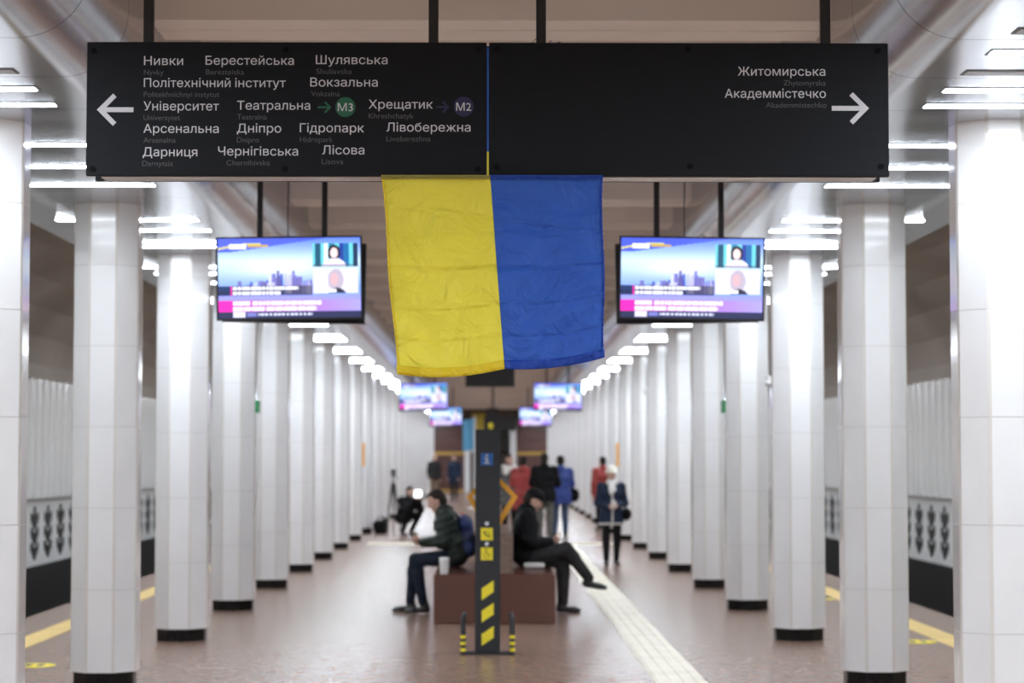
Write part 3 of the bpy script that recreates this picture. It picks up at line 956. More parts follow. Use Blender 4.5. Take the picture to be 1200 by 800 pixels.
# ------------------------------------------------------------------ far hanging things
t = thing('hanging_display', 'dark hanging display panel just below the flag, far down the platform', 'display', (0, 37, 0))
MB().box((-.43, 0, 2.885), (.41, .12, 3.42), bev=.01).build('casing', M['black'], t)
for px in (-.3, .28):
    MB().box((px - .02, .04, 3.4), (px + .02, .08, SLAB_Z)).build('hanger_pole', M['black'], t)
t = thing('hanging_sign', 'small far black hanging sign with yellow mark, over the help pillar', 'sign', (.3, 72, 0))
MB().box((-.52, 0, 2.56), (.52, .12, 3.02), bev=.01).build('panel', M['black'], t)
MB().box((-.42, 0.01, 3.0), (-.05, .12, 3.3), bev=.01).build('control_box', M['black'], t)
MB().box((-.26, .04, 3.25), (-.20, .09, SLAB_Z)).build('hanger_pole', M['black'], t)
tag(MB().prism([(-.30 + .085 * math.cos(2 * PI * k / 20), 2.72 + .10 * math.sin(2 * PI * k / 20)) for k in range(20)], -.006, .002).build('yellow_mark', M['hazard_yellow'], t), 'yellow mark')
o = MB().box((-.92, Y1 - .16, 3.0), (-.28, Y1 - .07, 3.82), bev=.01).build('yellow_board', M['yellow_board'])
tag(o, 'dull yellow board high over the far stairway portal', 'board')
t = thing('banner_stand', 'light blue banner on pale post, left of the help pillar top', 'banner', (-.72, 72, 0))
MB().tube([(.2, 0, .02), (.2, 0, 3.05)], .035, n=10).build('post', M['white'], t)
MB().lathe([(.24, 0), (.24, .02), (.06, .05)], (.2, 0, 0)).build('base', M['white'], t)
vv = []; ff = []
for j in range(11):
    for i in range(9):
        vv.append((-.2 + .4 * i / 8, .03 * math.sin(i * 1.1 + j * .2), 1.95 + 1.03 * j / 10 - .08 * (1 - i / 8)))
for j in range(10):
    for i in range(8):
        a = j * 9 + i; ff.append((a, a + 1, a + 10, a + 9))
cl = mesh_obj('banner_cloth', vv, ff, M['sky_blue'], t, smooth=True)
md = cl.modifiers.new('thickness', 'SOLIDIFY'); md.thickness = .004

# ------------------------------------------------------------------ small signs on columns and floor stickers
for side, sx in (('left', -1), ('right', 1)):
    fx = sx * (COL_X - .243)
    x0, x1 = sorted((fx, fx - sx * .035))
    yk = COL_Y + COL_S * 3
    o = MB().box((x0, yk - .09, 2.19), (x1, yk + .09, 2.33), bev=.004).build('exit_sign', M['exit_green'])
    tag(o, f'small green sign on the inner face of the fourth {side} column', 'sign', 'small green signs on columns')
    yk = COL_Y + COL_S * 8
    t = thing('notice_plate', f'narrow orange notice on the inner face of the ninth {side} column', 'notice', (fx, yk, 0), group='orange notices on columns')
    x0, x1 = sorted((0, -sx * .05))
    MB().box((x0, -.07, 1.5), (x1, .07, 1.68), bev=.004).build('lower_plate', M['orange'], t)
    MB().box((x0, -.07, 1.80), (x1, .07, 1.98), bev=.004).build('upper_plate', M['orange'], t)
    MB().box((x0, -.02, 1.66), (x1, .02, 1.82)).build('link_bar', M['orange'], t)
for side, k in (('third', 2), ('seventh', 6)):
    yk = COL_Y + COL_S * k
    x = COL_X - .243
    t = thing('wall_sensor', f'small white box on the inner edge of the {side} right column', 'sensor', (x, yk, 0), group='white boxes on columns')
    MB().box((-.05, -.05, 2.36 if k < 4 else 2.75), (0, .05, 2.46 if k < 4 else 2.85), bev=.012).build('housing', M['white'], t)
    MB().lathe([(.03, -.02), (.028, .0), (.01, .012)], (-.03, -.055, 2.41 if k < 4 else 2.80), n=14).build('lens_dome', M['white'], t)
for lab, x, y in (('round yellow floor sticker beside the nearest left column', -3.72, 17.95), ('round yellow floor sticker by the nearest right columns', 3.93, 20.15), ('round yellow floor sticker between the second and third right columns at the edge', 3.95, 26.2)):
    t = thing('floor_sticker', lab, 'sticker', (x, y, 0), group='yellow floor stickers')
    MB().lathe([(.17, 0), (.17, .003)], n=32).build('disc', M['hazard_yellow'], t)
    mb = MB()
    for sx in (-1, 1):
        mb.prism([(0, 0)] * 0 or [(sx * .05 - .025, -.0), (sx * .05 + .025, -.0), (sx * .05 + .025, .004), (sx * .05 - .025, .004)], -.09, .09)
    mb.build('footprint_mark', M['black'], t)

# ------------------------------------------------------------------ figures: smooth distance-field surfaces
def surfnet(fn, lo, hi, h):
    lo = np.asarray(lo, float); hi = np.asarray(hi, float)
    n = np.ceil((hi - lo) / h).astype(int) + 2
    ax = [lo[i] - h * .5 + h * np.arange(n[i]) for i in range(3)]
    gx, gy, gz = np.meshgrid(*ax, indexing='ij')
    P = np.stack([gx, gy, gz], -1).reshape(-1, 3)
    val = fn(P).reshape(n)
    ins = val < 0
    c = [ins[i:n[0] - 1 + i, j:n[1] - 1 + j, k:n[2] - 1 + k] for i in (0, 1) for j in (0, 1) for k in (0, 1)]
    s = sum(x.astype(np.int8) for x in c)
    cells = np.argwhere((s > 0) & (s < 8))
    if len(cells) == 0:
        return np.zeros((0, 3)), []
    acc = np.zeros((len(cells), 3)); cnt = np.zeros(len(cells))
    corners = [(i, j, k) for i in (0, 1) for j in (0, 1) for k in (0, 1)]
    for a in range(8):
        for b in range(a + 1, 8):
            d = np.abs(np.subtract(corners[a], corners[b])).sum()
            if d != 1: continue
            ca = cells + corners[a]; cb = cells + corners[b]
            va = val[tuple(ca.T)]; vb = val[tuple(cb.T)]
            m = (va < 0) != (vb < 0)
            t = np.where(m, va / np.where(m, va - vb, 1), 0)
            p = ca + (cb - ca) * t[:, None]
            acc[m] += p[m]; cnt[m] += 1
    verts = lo - h * .5 + h * acc / cnt[:, None]
    idx = -np.ones([n[0] - 1, n[1] - 1, n[2] - 1], int); idx[tuple(cells.T)] = np.arange(len(cells))
    faces = []
    for axis in range(3):
        u, v = (axis + 1) % 3, (axis + 2) % 3
        sl0 = [slice(None)] * 3; sl1 = [slice(None)] * 3
        sl0[axis] = slice(0, -1); sl1[axis] = slice(1, None)
        a = ins[tuple(sl0)]; b = ins[tuple(sl1)]
        e = np.argwhere(a != b)
        e = e[(e[:, u] > 0) & (e[:, v] > 0) & (e[:, u] < n[u] - 1) & (e[:, v] < n[v] - 1)]
        flip = a[tuple(e.T)]
        q = []
        for du, dv in ((-1, -1), (0, -1), (0, 0), (-1, 0)):
            o = e.copy(); o[:, u] += du; o[:, v] += dv
            q.append(idx[tuple(o.T)])
        q = np.stack(q, 1)
        q[~flip] = q[~flip][:, ::-1]
        faces.append(q)
    return verts, np.concatenate(faces).tolist()

def cap(a, b, ra, rb=None):
    return ('c', np.asarray(a, float), np.asarray(b, float), ra, ra if rb is None else rb)
def ell(c, r, rot=None):
    return ('e', np.asarray(c, float), np.asarray(r, float), rot)
def dist(p, P):
    if p[0] == 'c':
        _, a, b, ra, rb = p
        ab = b - a; L = max(ab @ ab, 1e-9)
        t = np.clip(((P - a) @ ab) / L, 0, 1)
        return np.linalg.norm(P - a - t[:, None] * ab, axis=1) - (ra + (rb - ra) * t)
    _, c, r, rot = p
    q = P - c
    if rot is not None: q = q @ rot
    k0 = np.linalg.norm(q / r, axis=1); k1 = np.linalg.norm(q / (r * r), axis=1)
    return k0 * (k0 - 1) / np.maximum(k1, 1e-6)
def smin(a, b, k):
    h = np.clip(.5 + .5 * (b - a) / k, 0, 1)
    return b * (1 - h) + a * h - k * h * (1 - h)
def smax(a, b, k): return -smin(-a, -b, k)
def field(prims, k=.04, cuts=(), ripple=None):
    def fn(P):
        d = dist(prims[0], P)
        for p in prims[1:]:
            d = smin(d, dist(p, P), k)
        if ripple: d = d + ripple(P)
        for nrm, off in cuts:                  # keep the side where nrm.p < off
            d = smax(d, P @ np.asarray(nrm, float) - off, .012)
        return d
    return fn
def bounds(prims, pad=.03):
    lo = np.full(3, 9.); hi = np.full(3, -9.)
    for p in prims:
        if p[0] == 'c':
            for q, r in ((p[1], p[3]), (p[2], p[4])):
                lo = np.minimum(lo, q - r); hi = np.maximum(hi, q + r)
        else:
            r = p[2].max(); lo = np.minimum(lo, p[1] - r); hi = np.maximum(hi, p[1] + r)
    return lo - pad, hi + pad
def sdf_mesh(prims, h, k=.04, cuts=(), ripple=None):
    lo, hi = bounds(prims)
    return surfnet(field(prims, k, cuts, ripple), lo, hi, h)
def A(*x): return np.array(x, float)

# head, facing -y, centre of the skull at the origin, about 0.235 tall
def head_field(P):
    d = dist(ell((0, .012, .025), (.076, .096, .090)), P)
    d = smin(d, dist(ell((0, -.022, -.045), (.058, .066, .070)), P), .03)
    d = smin(d, dist(cap((0, -.070, -.092), (0, -.066, -.088), .020), P), .02)
    d = smin(d, dist(cap((0, -.084, .012), (0, -.103, -.028), .009, .013), P), .012)
    for s in (-1, 1):
        d = smin(d, dist(cap((s * .010, -.086, .026), (s * .046, -.076, .024), .009), P), .014)
        d = smax(d, -dist(ell((s * .031, -.094, .004), (.017, .014, .012)), P), .008)
        d = smin(d, dist(ell((s * .031, -.076, .002), (.0125, .0125, .0115)), P), .003)
        d = smin(d, dist(ell((s * .045, -.062, -.028), (.022, .022, .018)), P), .016)
        d = smin(d, dist(ell((s * .078, .012, -.008), (.010, .022, .032)), P), .006)
        d = smax(d, -dist(ell((s * .089, .006, -.006), (.006, .011, .018)), P), .004)
    d = smin(d, dist(cap((-.020, -.084, -.058), (.020, -.084, -.058), .006), P), .006)
    d = smin(d, dist(cap((-.017, -.083, -.069), (.017, -.083, -.069), .007), P), .006)
    d = smin(d, dist(cap((0, .022, -.06), (0, .035, -.15), .052, .056), P), .03)
    return d
HEAD = surfnet(head_field, (-.11, -.14, -.17), (.11, .13, .14), .0062)

# right-mirrored hand: wrist at the origin, fingers along +x, palm faces -z, thumb on +y
def hand_prims(curl):
    pr = [cap((0, 0, 0), (.04, 0, 0), .026, .024), cap((.035, .022, 0), (.085, .027, .002), .016, .013), cap((.03, 0, 0), (.09, .003, .003), .017, .013),
          cap((.03, -.018, 0), (.082, -.022, 0), .016, .012), cap((.04, .01, -.004), (.075, .01, -.003), .016)]
    spec = [(.026, .090, (.040, .026, .020)), (.008, .094, (.045, .029, .021)), (-.011, .090, (.041, .027, .020)), (-.028, .080, (.032, .020, .018))]
    for i, (y, x0, L) in enumerate(spec):
        p = A(x0, y, 0); ang = curl * (.55 + .08 * i)
        spread = (1.5 - i) * .05
        for s, l in enumerate(L):
            q = p + l * A(math.cos(ang) * math.cos(spread), math.cos(ang) * math.sin(spread), -math.sin(ang))
            pr.append(cap(p, q, .0088 - .0009 * s, .0082 - .0009 * s)); p = q; ang += curl * .75
    p = A(.022, .024, -.006)
    for l, d in ((.040, (.62, .70, -.30)), (.030, (.85, .38, -.35)), (.024, (.90, .05 - .2 * curl, -.42))):
        d = A(*d); d /= np.linalg.norm(d); q = p + d * l
        pr.append(cap(p, q, .0115, .0095)); p = q
    return pr
HANDS = {c: sdf_mesh(hand_prims(c), .0048, .006) for c in (.45, 1.0)}

# shoe, toe along -y, ankle at the origin line x=0,y=0, sole at z=0
def shoe_field(P):
    d = dist(cap((0, .035, .045), (0, -.11, .032), .040, .034), P)
    d = smin(d, dist(ell((0, -.135, .026), (.045, .068, .034)), P), .03)
    d = smin(d, dist(cap((0, .02, .06), (0, .015, .115), .043, .045), P), .03)
    return smax(d, -P[:, 2] + .0, .006)
SHOE = surfnet(shoe_field, (-.07, -.23, -.02), (.07, .11, .18), .010)

def frame_from(fwd, up):
    """columns: x=side, y=-fwd, z=up"""
    f_ = np.asarray(fwd, float); f_ = f_ / np.linalg.norm(f_)
    s = np.cross(f_, np.asarray(up, float)); s /= np.linalg.norm(s)
    u = np.cross(s, f_)
    return np.stack([s * -1, -f_, u], 1) if False else np.stack([np.cross(-f_, u), -f_, u], 1)

def join(parts):
    V = []; F = []; n = 0
    for v, f in parts:
        V.append(np.asarray(v)); F += [[i + n for i in q] for q in f]; n += len(v)
    return np.concatenate(V), F

STAND = dict(pel=(0, 0, .93), che=(0, .005, 1.27), nek=(0, .015, 1.45), head=(0, -.012, 1.625), hp=0, hy=0,
             sha=(.18, .01, 1.395), shb=(-.18, .01, 1.395), ela=(.235, .03, 1.12), elb=(-.235, .03, 1.12),
             wra=(.225, -.05, .875), wrb=(-.225, -.05, .875),
             hia=(.09, 0, .92), hib=(-.09, 0, .92), kna=(.10, -.015, .50), knb=(-.10, -.015, .50),
             ana=(.105, .02, .10), anb=(-.105, .02, .10), fa=(.15, -1, 0), fb=(-.15, -1, 0), curl=.45, pna=(-1, 0, 0), pnb=(1, 0, 0))

def person(label, loc, rz, pose, look, scale=1.0, res=.016):
    J = dict(STAND); J.update(pose)
    J = {k: (np.asarray(v, float) if isinstance(v, tuple) else v) for k, v in J.items()}
    side = A(1, 0, 0)
    sp = J['che'] - J['pel']
    mid = (J['che'] + J['pel']) / 2
    bulk = look.get('bulk', 0.0)
    # ---- body
    def torso(o):
        return [cap(J['pel'] - side * .075, J['pel'] + side * .075, .105 + o), cap(mid - side * .06, mid + side * .06, .098 + o),
                cap(J['che'] - side * .085, J['che'] + side * .085, .105 + o), cap(J['pel'], J['che'], .10 + o),
                cap(J['che'] + sp * .15, J['nek'], .085 + o, .055 + o * .5)]
    def arms(o, stop=1.0):
        out = []
        for s in 'ab':
            e = J['el' + s]; w_ = e + (J['wr' + s] - e) * stop
            out += [cap(J['che'] + (J['sh' + s] - J['che']) * .55 + A(0, 0, .03), J['sh' + s], .06 + o, .056 + o), cap(J['sh' + s], e, .054 + o, .042 + o), cap(e, w_, .042 + o, .029 + o)]
        return out
    def legs(o, stop=1.0):
        out = []
        for s in 'ab':
            kn = J['kn' + s]; an = kn + (J['an' + s] - kn) * stop
            calf = kn + (an - kn) * .3
            out += [cap(J['hi' + s], kn, .082 + o, .056 + o), cap(kn, calf, .054 + o, .055 + o), cap(calf, an, .055 + o, .038 + o)]
        return out
    hrot = np.array(Euler((R(J['hp']), 0, R(J['hy']))).to_matrix())   # + pitches the face down for a figure facing -y
    body = torso(-.012) + arms(-.006) + legs(-.010) + [cap(J['nek'], J['head'] + hrot @ A(0, .025, -.07), .055, .052)]
    bv, bf = sdf_mesh(body, res * 1.15, .045)
    parts = [(bv, bf), (HEAD[0] @ hrot.T + J['head'], HEAD[1])]
    for s, mir in (('a', 1), ('b', -1)):
        d = J['wr' + s] - J['el' + s]; d = d / np.linalg.norm(d)
        if ('hd' + s) in J: d = J['hd' + s] / np.linalg.norm(J['hd' + s])
        pn = J['pn' + s]; pn = pn - d * (pn @ d); pn /= np.linalg.norm(pn)
        z = -pn; y = np.cross(z, d)
        # thumb towards the front or upwards
        want = A(0, -1, .6)
        if y @ want < 0: flip = -1
        else: flip = 1
        hv, hf = HANDS[J['curl']]
        hv2 = hv * A(1, flip, 1)
        parts.append((hv2 @ np.stack([d, y, z], 0) + J['wr' + s], hf if flip > 0 else [q[::-1] for q in hf]))
    V, F = join(parts)
    o = mesh_obj('person', V, F, [M['skin'], M['eye']], smooth=True)
    hloc = (V - J['head']) @ hrot
    fc = np.array([np.mean(hloc[q], axis=0) for q in F])
    e1 = np.minimum(np.linalg.norm((fc - A(.031, -.087, .002)) / A(.010, .008, .006), axis=1), np.linalg.norm((fc - A(-.031, -.087, .002)) / A(.010, .008, .006), axis=1))
    o.data.polygons.foreach_set('material_index', (e1 < 1).astype(np.int32))
    o.location = loc; o.rotation_euler = (0, 0, rz); o.scale = (scale,) * 3
    tag(o, label, 'person', look.get('group'))
    # ---- clothes
    jo = .018 + bulk
    jk = torso(jo) + arms(jo * .9, .97)
    hem = look.get('hem', 0.0)                 # how far the coat reaches below the pelvis (standing)
    if hem > 0:
        p2 = J['pel'] - A(0, 0, hem)
        jk += [cap(J['pel'] - side * .08, p2 - side * .09, .11 + jo * .8, .115 + jo), cap(J['pel'] + side * .08, p2 + side * .09, .11 + jo * .8, .115 + jo)]
        cut = [(A(0, 0, -1), -(J['pel'][2] - hem))]
    else:
        u = sp / np.linalg.norm(sp)
        cut = [(-u, -((J['pel'] - u * .07) @ u))]
    if look.get('seat') is not None: cut.append((A(0, 0, -1), -look['seat']))
    jk += [cap(J['nek'] + A(0, .01, -.02), J['nek'] + A(0, 0, .035), .072 + bulk, .066 + bulk)]
    if look.get('hood'):
        jk += [ell(J['nek'] + A(0, .07, .01), (.10, .06, .07))]
    rip = None
    if look.get('puffer'):
        rip = lambda P: .0055 * np.sin(((P - J['pel']) @ (sp / np.linalg.norm(sp))) * 2 * PI / .075)
    v, f = sdf_mesh(jk, res, .04, cut, rip)
    mesh_obj('jacket', v, f, look['jacket'], o, smooth=True)
    tp = [cap(J['pel'] - side * .07, J['pel'] + side * .07, .118)] + legs(.012 + look.get('leg', 0), .96)
    tcut = [(A(0, 0, 1), J['pel'][2] + (.10 if J['pel'][2] > .7 else .17))]
    v, f = sdf_mesh(tp, res, .03, tcut)
    mesh_obj('trousers', v, f, look['trousers'], o, smooth=True)
    for s in 'ab':
        fd = J['f' + s]; up = J['kn' + s] - J['an' + s]
        fr = frame_from(fd, A(0, 0, 1) if J['an' + s][2] < .14 else (up / np.linalg.norm(up) + A(0, 0, .4)))
        base = J['an' + s] - fr[:, 2] * .10
        mesh_obj('shoe', SHOE[0] @ fr.T + base, SHOE[1], [look.get('shoe', M['shoe']), M['rubber_white']], o,
                 mi=[1 if (look.get('sole') and np.mean([SHOE[0][i][2] for i in q]) < .014) else 0 for q in SHOE[1]], smooth=True)
    # ---- hair and headwear, in the head's frame
    def on_head(name, fn, lo, hi, h, mt, lab=None):
        v, f = surfnet(fn, lo, hi, h)
        c = mesh_obj(name, v @ hrot.T + J['head'], f, mt, o, smooth=True)
        if lab: c['label'] = lab
        return c
    hr = look.get('hair', 'short')
    def hair_short(P):
        d = dist(ell((0, .018, .030), (.084, .102, .097)), P)
        d = smin(d, dist(ell((0, .045, -.02), (.078, .075, .075)), P), .02)
        if hr == 'long': d = smin(d, dist(cap((0, .05, -.02), (0, .06, -.14), .075, .06), P), .03)
        # keep the face free
        fringe = .070 - P[:, 2] + .15 * P[:, 0]
        sides = -(P[:, 1] * .93 + (P[:, 2] - .01) * .36)
        d = smax(d, np.minimum(fringe, sides), .008)
        return smax(d, -(P[:, 2] + (.20 if hr == 'long' else .075)), .01)
    if hr: on_head('hair', hair_short, (-.11, -.13, -.22), (.11, .15, .15), .009, look.get('hairmat', M['hair_dark']))
    hat = look.get('hat')
    if hat == 'cap':
        def fn(P):
            d = dist(ell((0, .012, .045), (.090, .110, .088)), P)
            d = smax(d, -(P[:, 2] - .030), .01)
            br = smax(dist(ell((0, -.105, .036), (.072, .075, .012)), P), P[:, 1] + .06, .01)
            return smin(d, br, .01)
        on_head('cap', fn, (-.12, -.20, .0), (.12, .14, .15), .009, look['hatmat'])
    if hat == 'brim':
        def fn(P):
            d = dist(ell((0, .008, .055), (.088, .106, .090)), P)
            d = smax(d, -(P[:, 2] - .028), .01)
            br = dist(ell((0, .005, .034), (.130, .145, .012)), P)
            return smin(d, br, .015)
        on_head('hat', fn, (-.16, -.18, .0), (.16, .18, .16), .009, look['hatmat'])
    if look.get('scarf') is not None:
        n_ = J['nek']
        v, f = sdf_mesh([cap(n_ + A(-.04, -.03, .02), n_ + A(.04, -.03, .02), .056), cap(n_ + A(-.04, .04, .02), n_ + A(.04, .04, .02), .052),
                         cap(n_ + A(-.03, -.10, .0), n_ + A(-.02, -.155, -.17), .042, .035), cap(n_ + A(.02, -.10, 0), n_ + A(.035, -.15, -.12), .04, .03)], .012, .03)
        mesh_obj('scarf', v, f, look['scarf'], o, smooth=True)
    if look.get('collar') is not None:
        n_ = J['nek']
        v, f = sdf_mesh([cap(n_ + A(-.11, -.05, -.02), n_ + A(.11, -.05, -.02), .075), cap(n_ + A(-.12, .06, 0), n_ + A(.12, .06, 0), .075),
                         cap(n_ + A(-.14, .0, -.03), n_ + A(-.10, -.10, -.10), .07), cap(n_ + A(.14, .0, -.03), n_ + A(.10, -.10, -.10), .07)], .014, .04)
        mesh_obj('fur_collar', v, f, look['collar'], o, smooth=True)
    if look.get('trim') is not None:       # pale hem, zip line and cuffs
        mb = MB()
        zb_ = J['pel'][2] - hem
        mb.box((-.012, -.158 - bulk, zb_ + .02), (.012, -.105, J['che'][2]), bev=.004)
        mb.build('zip_strip', look['trim'], o)
        v, f = sdf_mesh([cap((-.09, 0, zb_ + .012), (.09, 0, zb_ + .012), .142 + bulk)], .013, .02, [(A(0, 0, 1), zb_ + .028), (A(0, 0, -1), -(zb_ - .004))])
        mesh_obj('pale_hem', v, f, look['trim'], o, smooth=True)
    return o, J

# ---- the two men on the bench
SEAT = .503
o, JL = person('young man in dark green puffer jacket sitting on bench looking at phone, facing left', (-.36, 23.9, 0), R(-90),
    dict(pel=(0, 0, .625), che=(0, -.12, .945), nek=(0, -.165, 1.09), head=(0, -.235, 1.215), hp=28,
         sha=(.175, -.12, 1.045), shb=(-.175, -.12, 1.045), ela=(.225, -.17, .78), elb=(-.225, -.17, .78), wra=(.055, -.375, .775), wrb=(-.045, -.385, .765),
         hia=(.09, -.03, .60), hib=(-.09, -.03, .60), kna=(.10, -.455, .575), knb=(-.10, -.47, .575), ana=(.10, -.37, .10), anb=(-.10, -.52, .10),
         fa=(.05, -1, 0), fb=(-.05, -1, 0), curl=1.0, pna=(-.6, .2, .7), pnb=(.6, .2, .7)),
    dict(jacket=M['green_puffer'], trousers=M['jeans'], seat=SEAT, puffer=1, hood=1, bulk=.012, sole=1), res=.013)
o, JR = person('man in black jacket and black cap sitting cross-legged on bench, facing right', (.36, 23.85, 0), R(90),
    dict(pel=(0, 0, .625), che=(0, -.03, .955), nek=(0, -.055, 1.105), head=(0, -.115, 1.225), hp=30,
         sha=(.175, -.04, 1.05), shb=(-.175, -.04, 1.05), ela=(.225, -.08, .78), elb=(-.225, -.08, .78), wra=(.05, -.29, .765), wrb=(-.05, -.28, .775),
         hia=(.09, -.03, .60), hib=(-.09, -.03, .61), kna=(.08, -.43, .555), knb=(-.03, -.46, .70), ana=(.06, -.43, .10), anb=(.02, -.72, .37),
         fa=(.1, -1, 0), fb=(0, -1, -.12), curl=1.0, pna=(-.6, .2, .7), pnb=(.6, .2, .7)),
    dict(jacket=M['black_cloth'], trousers=M['grey_cloth'], seat=SEAT, hood=1, bulk=.014, hat='cap', hatmat=M['black_cloth'], leg=.006), res=.013)

# things they hold or have beside them
def phone(label, loc, rz, tilt, glow=False):
    t = thing('phone', label, 'phone', loc, rz)
    t.rotation_euler = (R(tilt), 0, rz)
    MB().box((-.037, -.075, -.004), (.037, .075, .004), bev=.003).build('case', M['tvcase'], t)
    MB().box((-.033, -.070, .0035), (.033, .070, .005)).build('screen', M['paper'], t)
    return t
phone('phone with pale screen in the hands of the man in green jacket', (-.36 - .485, 23.9, .80), R(-90), -25)
phone('phone in the hands of the man in black cap', (.36 + .385, 23.85, .80), R(90), -25)
t = thing('paper_cup', 'white tall cup standing on the bench beside the man in green jacket', 'cup', (-.475, 22.55, .50))
MB().lathe([(.040, 0), (.046, .05), (.054, .145)], n=24).build('cup_body', M['paper'], t)
MB().lathe([(.056, .143), (.057, .152), (.050, .158), (.048, .166)], n=24).build('lid', M['white'], t)
# backpack on the young man's back (at his +x side of the bench)
bp = thing('backpack', 'dark blue backpack on the back of the man in green jacket', 'backpack', (-.36, 23.9, 0), R(-90))
v, f = sdf_mesh([cap((-.09, .115, .70), (.09, .115, .70), .085), cap((-.08, .075, .98), (.08, .075, .98), .07), cap((0, .11, .70), (0, .075, .98), .10, .09)], .014, .05)
mesh_obj('pack', v, f, M['bag_blue'], bp, smooth=True)
v, f = sdf_mesh([cap((-.06, .20, .70), (.06, .20, .70), .04), cap((-.05, .19, .80), (.05, .19, .80), .035)], .012, .04)
mesh_obj('front_pocket', v, f, M['jeans'], bp, smooth=True)
tag(MB().tube([(-.03, .06, 1.045), (-.02, .05, 1.085), (.02, .05, 1.085), (.03, .06, 1.045)], .011, n=8).build('carry_loop', M['red_coat'], bp), 'red carry loop')
for s in (-1, 1):
    MB().tube([(s * .11, .04, 1.0), (s * .12, -.07, 1.125), (s * .12, -.20, 1.06), (s * .13, -.235, .93), (s * .14, -.17, .82), (s * .13, .03, .70)], .014, n=8).build('strap', M['jeans'], bp)

t = thing('grey_bag', 'flat pale grey bag on the bench beside the man in black cap', 'bag', (.36, 23.50, .503), R(90))
v, f = sdf_mesh([cap((-.06, -.02, .032), (-.06, -.19, .032), .030), cap((0, -.02, .032), (0, -.19, .032), .030)], .010, .02)
mesh_obj('pouch', v, f, M['rubber_white'], t, smooth=True)
MB().tube([(-.03, -.02, .055), (-.03, -.06, .085), (-.03, -.15, .085), (-.03, -.19, .055)], .006, n=8).build('handle', M['grey_cloth'], t)

# ---- standing and crouching people further down
o, JW = person('woman in navy jacket with cream hat and white scarf standing by the right columns', (1.89, 34.2, 0), R(4),
    dict(ela=(.25, .02, 1.10), elb=(-.25, .02, 1.10), wra=(.075, -.215, 1.05), wrb=(-.075, -.215, 1.04), pna=(-.6, .3, .5), pnb=(.6, .3, .5), curl=1.0, hp=4,
         ana=(.09, .03, .10), anb=(-.09, .0, .10)),
    dict(jacket=M['navy_cloth'], trousers=M['black_cloth'], hem=.20, hat='brim', hatmat=M['cream'], hair='long', hairmat=M['hair_grey'], scarf=M['paper'], trim=M['rubber_white']), scale=.885)
t = thing('handbag', 'black shoulder bag at the side of the woman in cream hat', 'bag', (1.89 + .235, 34.22, 0), R(4))
v, f = sdf_mesh([ell((0, 0, .80), (.075, .15, .10)), cap((0, -.10, .83), (0, .10, .83), .055)], .014, .04)
mesh_obj('bag_body', v, f, M['black_cloth'], t, smooth=True)
MB().tube([(-.01, -.10, .87), (-.08, -.06, 1.10), (-.10, .0, 1.275), (-.09, .05, 1.10), (-.01, .10, .87)], .010, n=8).build('shoulder_strap', M['black_cloth'], t)
t = thing('phone', 'pale phone held by the woman in cream hat', 'phone', (1.89 + .015, 34.2 - .285, .955), R(4))
t.rotation_euler = (R(-70), 0, R(4))
MB().box((-.035, -.07, -.004), (.035, .07, .004), bev=.003).build('case', M['paper'], t)
MB().box((-.031, -.065, .0035), (.031, .065, .005)).build('screen', M['tvcase'], t)

filming = dict(ela=(.25, -.10, 1.14), elb=(-.25, -.10, 1.14), wra=(.10, -.30, 1.36), wrb=(-.10, -.30, 1.36), hda=(-.2, -.5, .8), hdb=(.2, -.5, .8), pna=(-1, 0, 0), pnb=(1, 0, 0), curl=1.0)
person('man in black coat and grey trousers standing with his back turned, filming', (1.10, 44.6, 0), R(175), filming,
       dict(jacket=M['black_cloth'], trousers=M['olive_cloth'], hem=.16, hood=1, bulk=.022, leg=.012), scale=1.02)
person('person in bright blue coat and jeans standing with back turned', (1.45, 45.4, 0), R(188), dict(filming, ana=(.13, -.04, .10)),
       dict(jacket=M['blue_coat'], trousers=M['blue_jeans'], hem=.20, hood=1, bulk=.022), scale=.99)
person('person in red coat standing left of the man in black coat', (.70, 46.6, 0), R(168), dict(filming, wra=(.08, -.24, 1.2), wrb=(-.08, -.24, 1.2)),
       dict(jacket=M['red_coat'], trousers=M['grey_cloth'], hem=.34, hood=1, bulk=.02, hair='long'), scale=.985)
person('person in grey speckled coat with white fur collar facing the camera', (.42, 48.6, 0), R(10), dict(ela=(.25, .02, 1.10), elb=(-.25, .02, 1.10), wra=(.08, -.215, 1.05), wrb=(-.16, -.2, 1.04), pna=(-.6, .3, .5), pnb=(.6, .3, .5), curl=1.0),
       dict(jacket=M['speckle'], trousers=M['black_cloth'], hem=.32, bulk=.025, collar=M['fur']), scale=1.0)
person('person in dark jacket and khaki trousers at far left near the end wall', (-2.18, 84.5, 0), R(30), dict(),
       dict(jacket=M['grey_cloth'], trousers=M['khaki'], hem=.12, bulk=.02, hair='short', hairmat=M['hair_grey']), scale=1.02, res=.022)
person('person in long navy coat standing at far left, beside the khaki trousers', (-1.42, 85.5, 0), R(-25), dict(),
       dict(jacket=M['navy_cloth'], trousers=M['grey_cloth'], hem=.28, bulk=.02), scale=1.02, res=.022)
person('person in red coat standing between right columns behind the woman in cream hat', (2.60, 50.7, 0), R(200), dict(),
       dict(jacket=M['red_coat'], trousers=M['black_cloth'], hem=.3, bulk=.015), scale=.98, res=.02)
t = thing('shoulder_bag', 'black round bag hanging beside the person in blue coat', 'bag', (1.73, 45.55, 0))
v, f = sdf_mesh([ell((0, 0, .90), (.13, .10, .15))], .018, .02)
mesh_obj('bag_body', v, f, M['black_cloth'], t, smooth=True)
MB().tube([(-.06, 0, 1.02), (-.13, 0, 1.25), (-.20, .0, 1.42)], .012, n=8).build('shoulder_strap', M['black_cloth'], t)

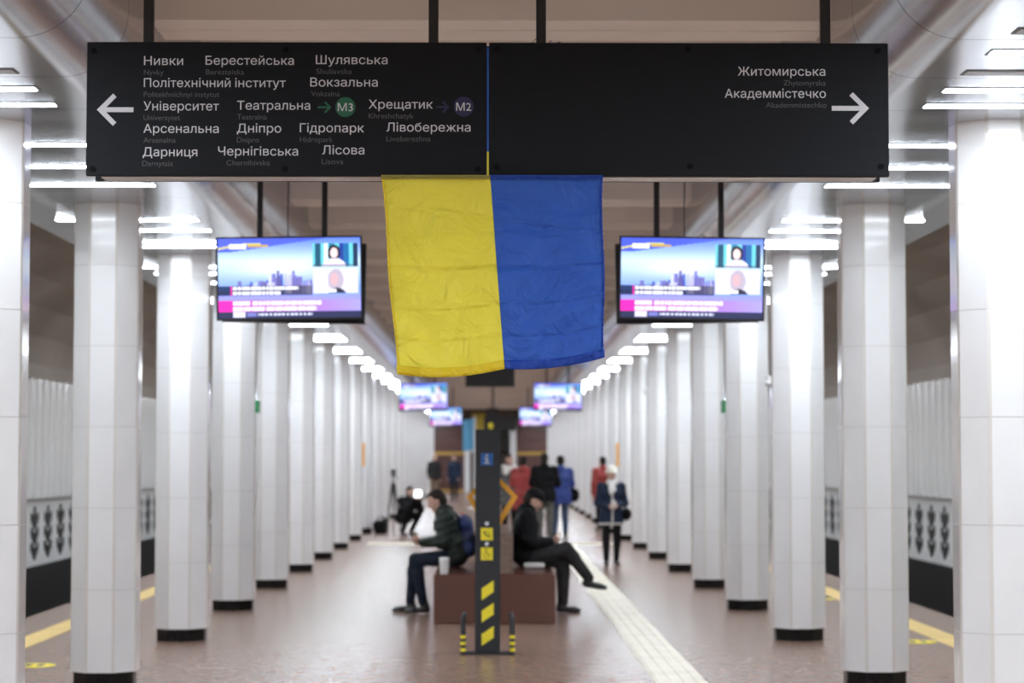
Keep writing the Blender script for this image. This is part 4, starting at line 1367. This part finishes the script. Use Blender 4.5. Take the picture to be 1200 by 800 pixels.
CX, CY = -1.83, 47.6
o, JC = person('person in black crouching beside a tripod at left, holding a bright lamp', (CX, CY, 0), R(40),
    dict(pel=(0, .12, .36), che=(0, -.06, .66), nek=(0, -.10, .81), head=(0, -.135, .955), hp=8,
         sha=(.175, -.06, .765), shb=(-.175, -.06, .765), ela=(.20, -.26, .56), elb=(-.20, -.26, .56), wra=(.06, -.34, .80), wrb=(-.06, -.34, .80),
         hia=(.09, .10, .36), hib=(-.09, .10, .34), kna=(.17, -.26, .49), knb=(-.17, -.26, .47), ana=(.13, -.02, .10), anb=(-.13, -.04, .10), curl=1.0, pna=(-1, 0, 0), pnb=(1, 0, 0)),
    dict(jacket=M['black_cloth'], trousers=M['black_cloth'], hem=0.0, bulk=.02), scale=.98)
d = Matrix.Rotation(R(40), 3, 'Z') @ Vector((0, -.39, .90))
t = thing('video_light', 'bright white lamp held up by the crouching person', 'lamp', (CX + d.x, CY + d.y, .90), R(35))
MB().box((-.105, -.005, -.09), (.105, .03, .09), bev=.015).build('housing', M['black'], t)
MB().box((-.098, -.012, -.082), (.098, -.004, .082), bev=.004).build('lamp_face', M['video_light'], t)
MB().tube([(0, .012, -.085), (0, .012, -.19)], .012, n=8).build('grip', M['black'], t)

t = thing('tripod', 'tall black camera tripod standing left of the crouching person', 'tripod', (-2.13, 47.9, 0))
for k in range(3):
    a = R(90 + 120 * k)
    p0 = Vector((.03 * math.cos(a), .03 * math.sin(a), 1.08)); p1 = Vector((.20 * math.cos(a), .20 * math.sin(a), .0))
    leg = MB().tube([p0, p0.lerp(p1, .5)], .022, n=8).tube([p0.lerp(p1, .5), p1 + Vector((0, 0, .012))], .015, n=8).build('leg', M['black'], t)
    MB().lathe([(.022, 0), (.024, .02), (.016, .03)], (p1.x, p1.y, 0), n=12).build('rubber_foot', M['black'], leg)
MB().tube([(0, 0, .8), (0, 0, 1.27)], .018, n=10).lathe([(.045, 1.04), (.05, 1.07), (.045, 1.12)], n=14).build('centre_column', M['black'], t)
MB().box((-.05, -.04, 1.27), (.05, .04, 1.33), bev=.008).box((-.06, -.05, 1.34), (.06, .05, 1.42), bev=.01).build('pan_head', M['black'], t)
MB().tube([(.03, .0, 1.31), (.10, .16, 1.20)], .009, n=8).build('pan_handle', M['black'], t)
t = thing('equipment_bag', 'black equipment bag on the floor by the left columns', 'bag', (-2.42, 48.4, 0))
MB().box((-.16, -.2, 0), (.16, .2, .30), bev=.05).build('bag_body', M['black_cloth'], t)
MB().tube([(-.08, 0, .29), (-.07, 0, .37), (.07, 0, .37), (.08, 0, .29)], .012, n=8).build('handle', M['black_cloth'], t)
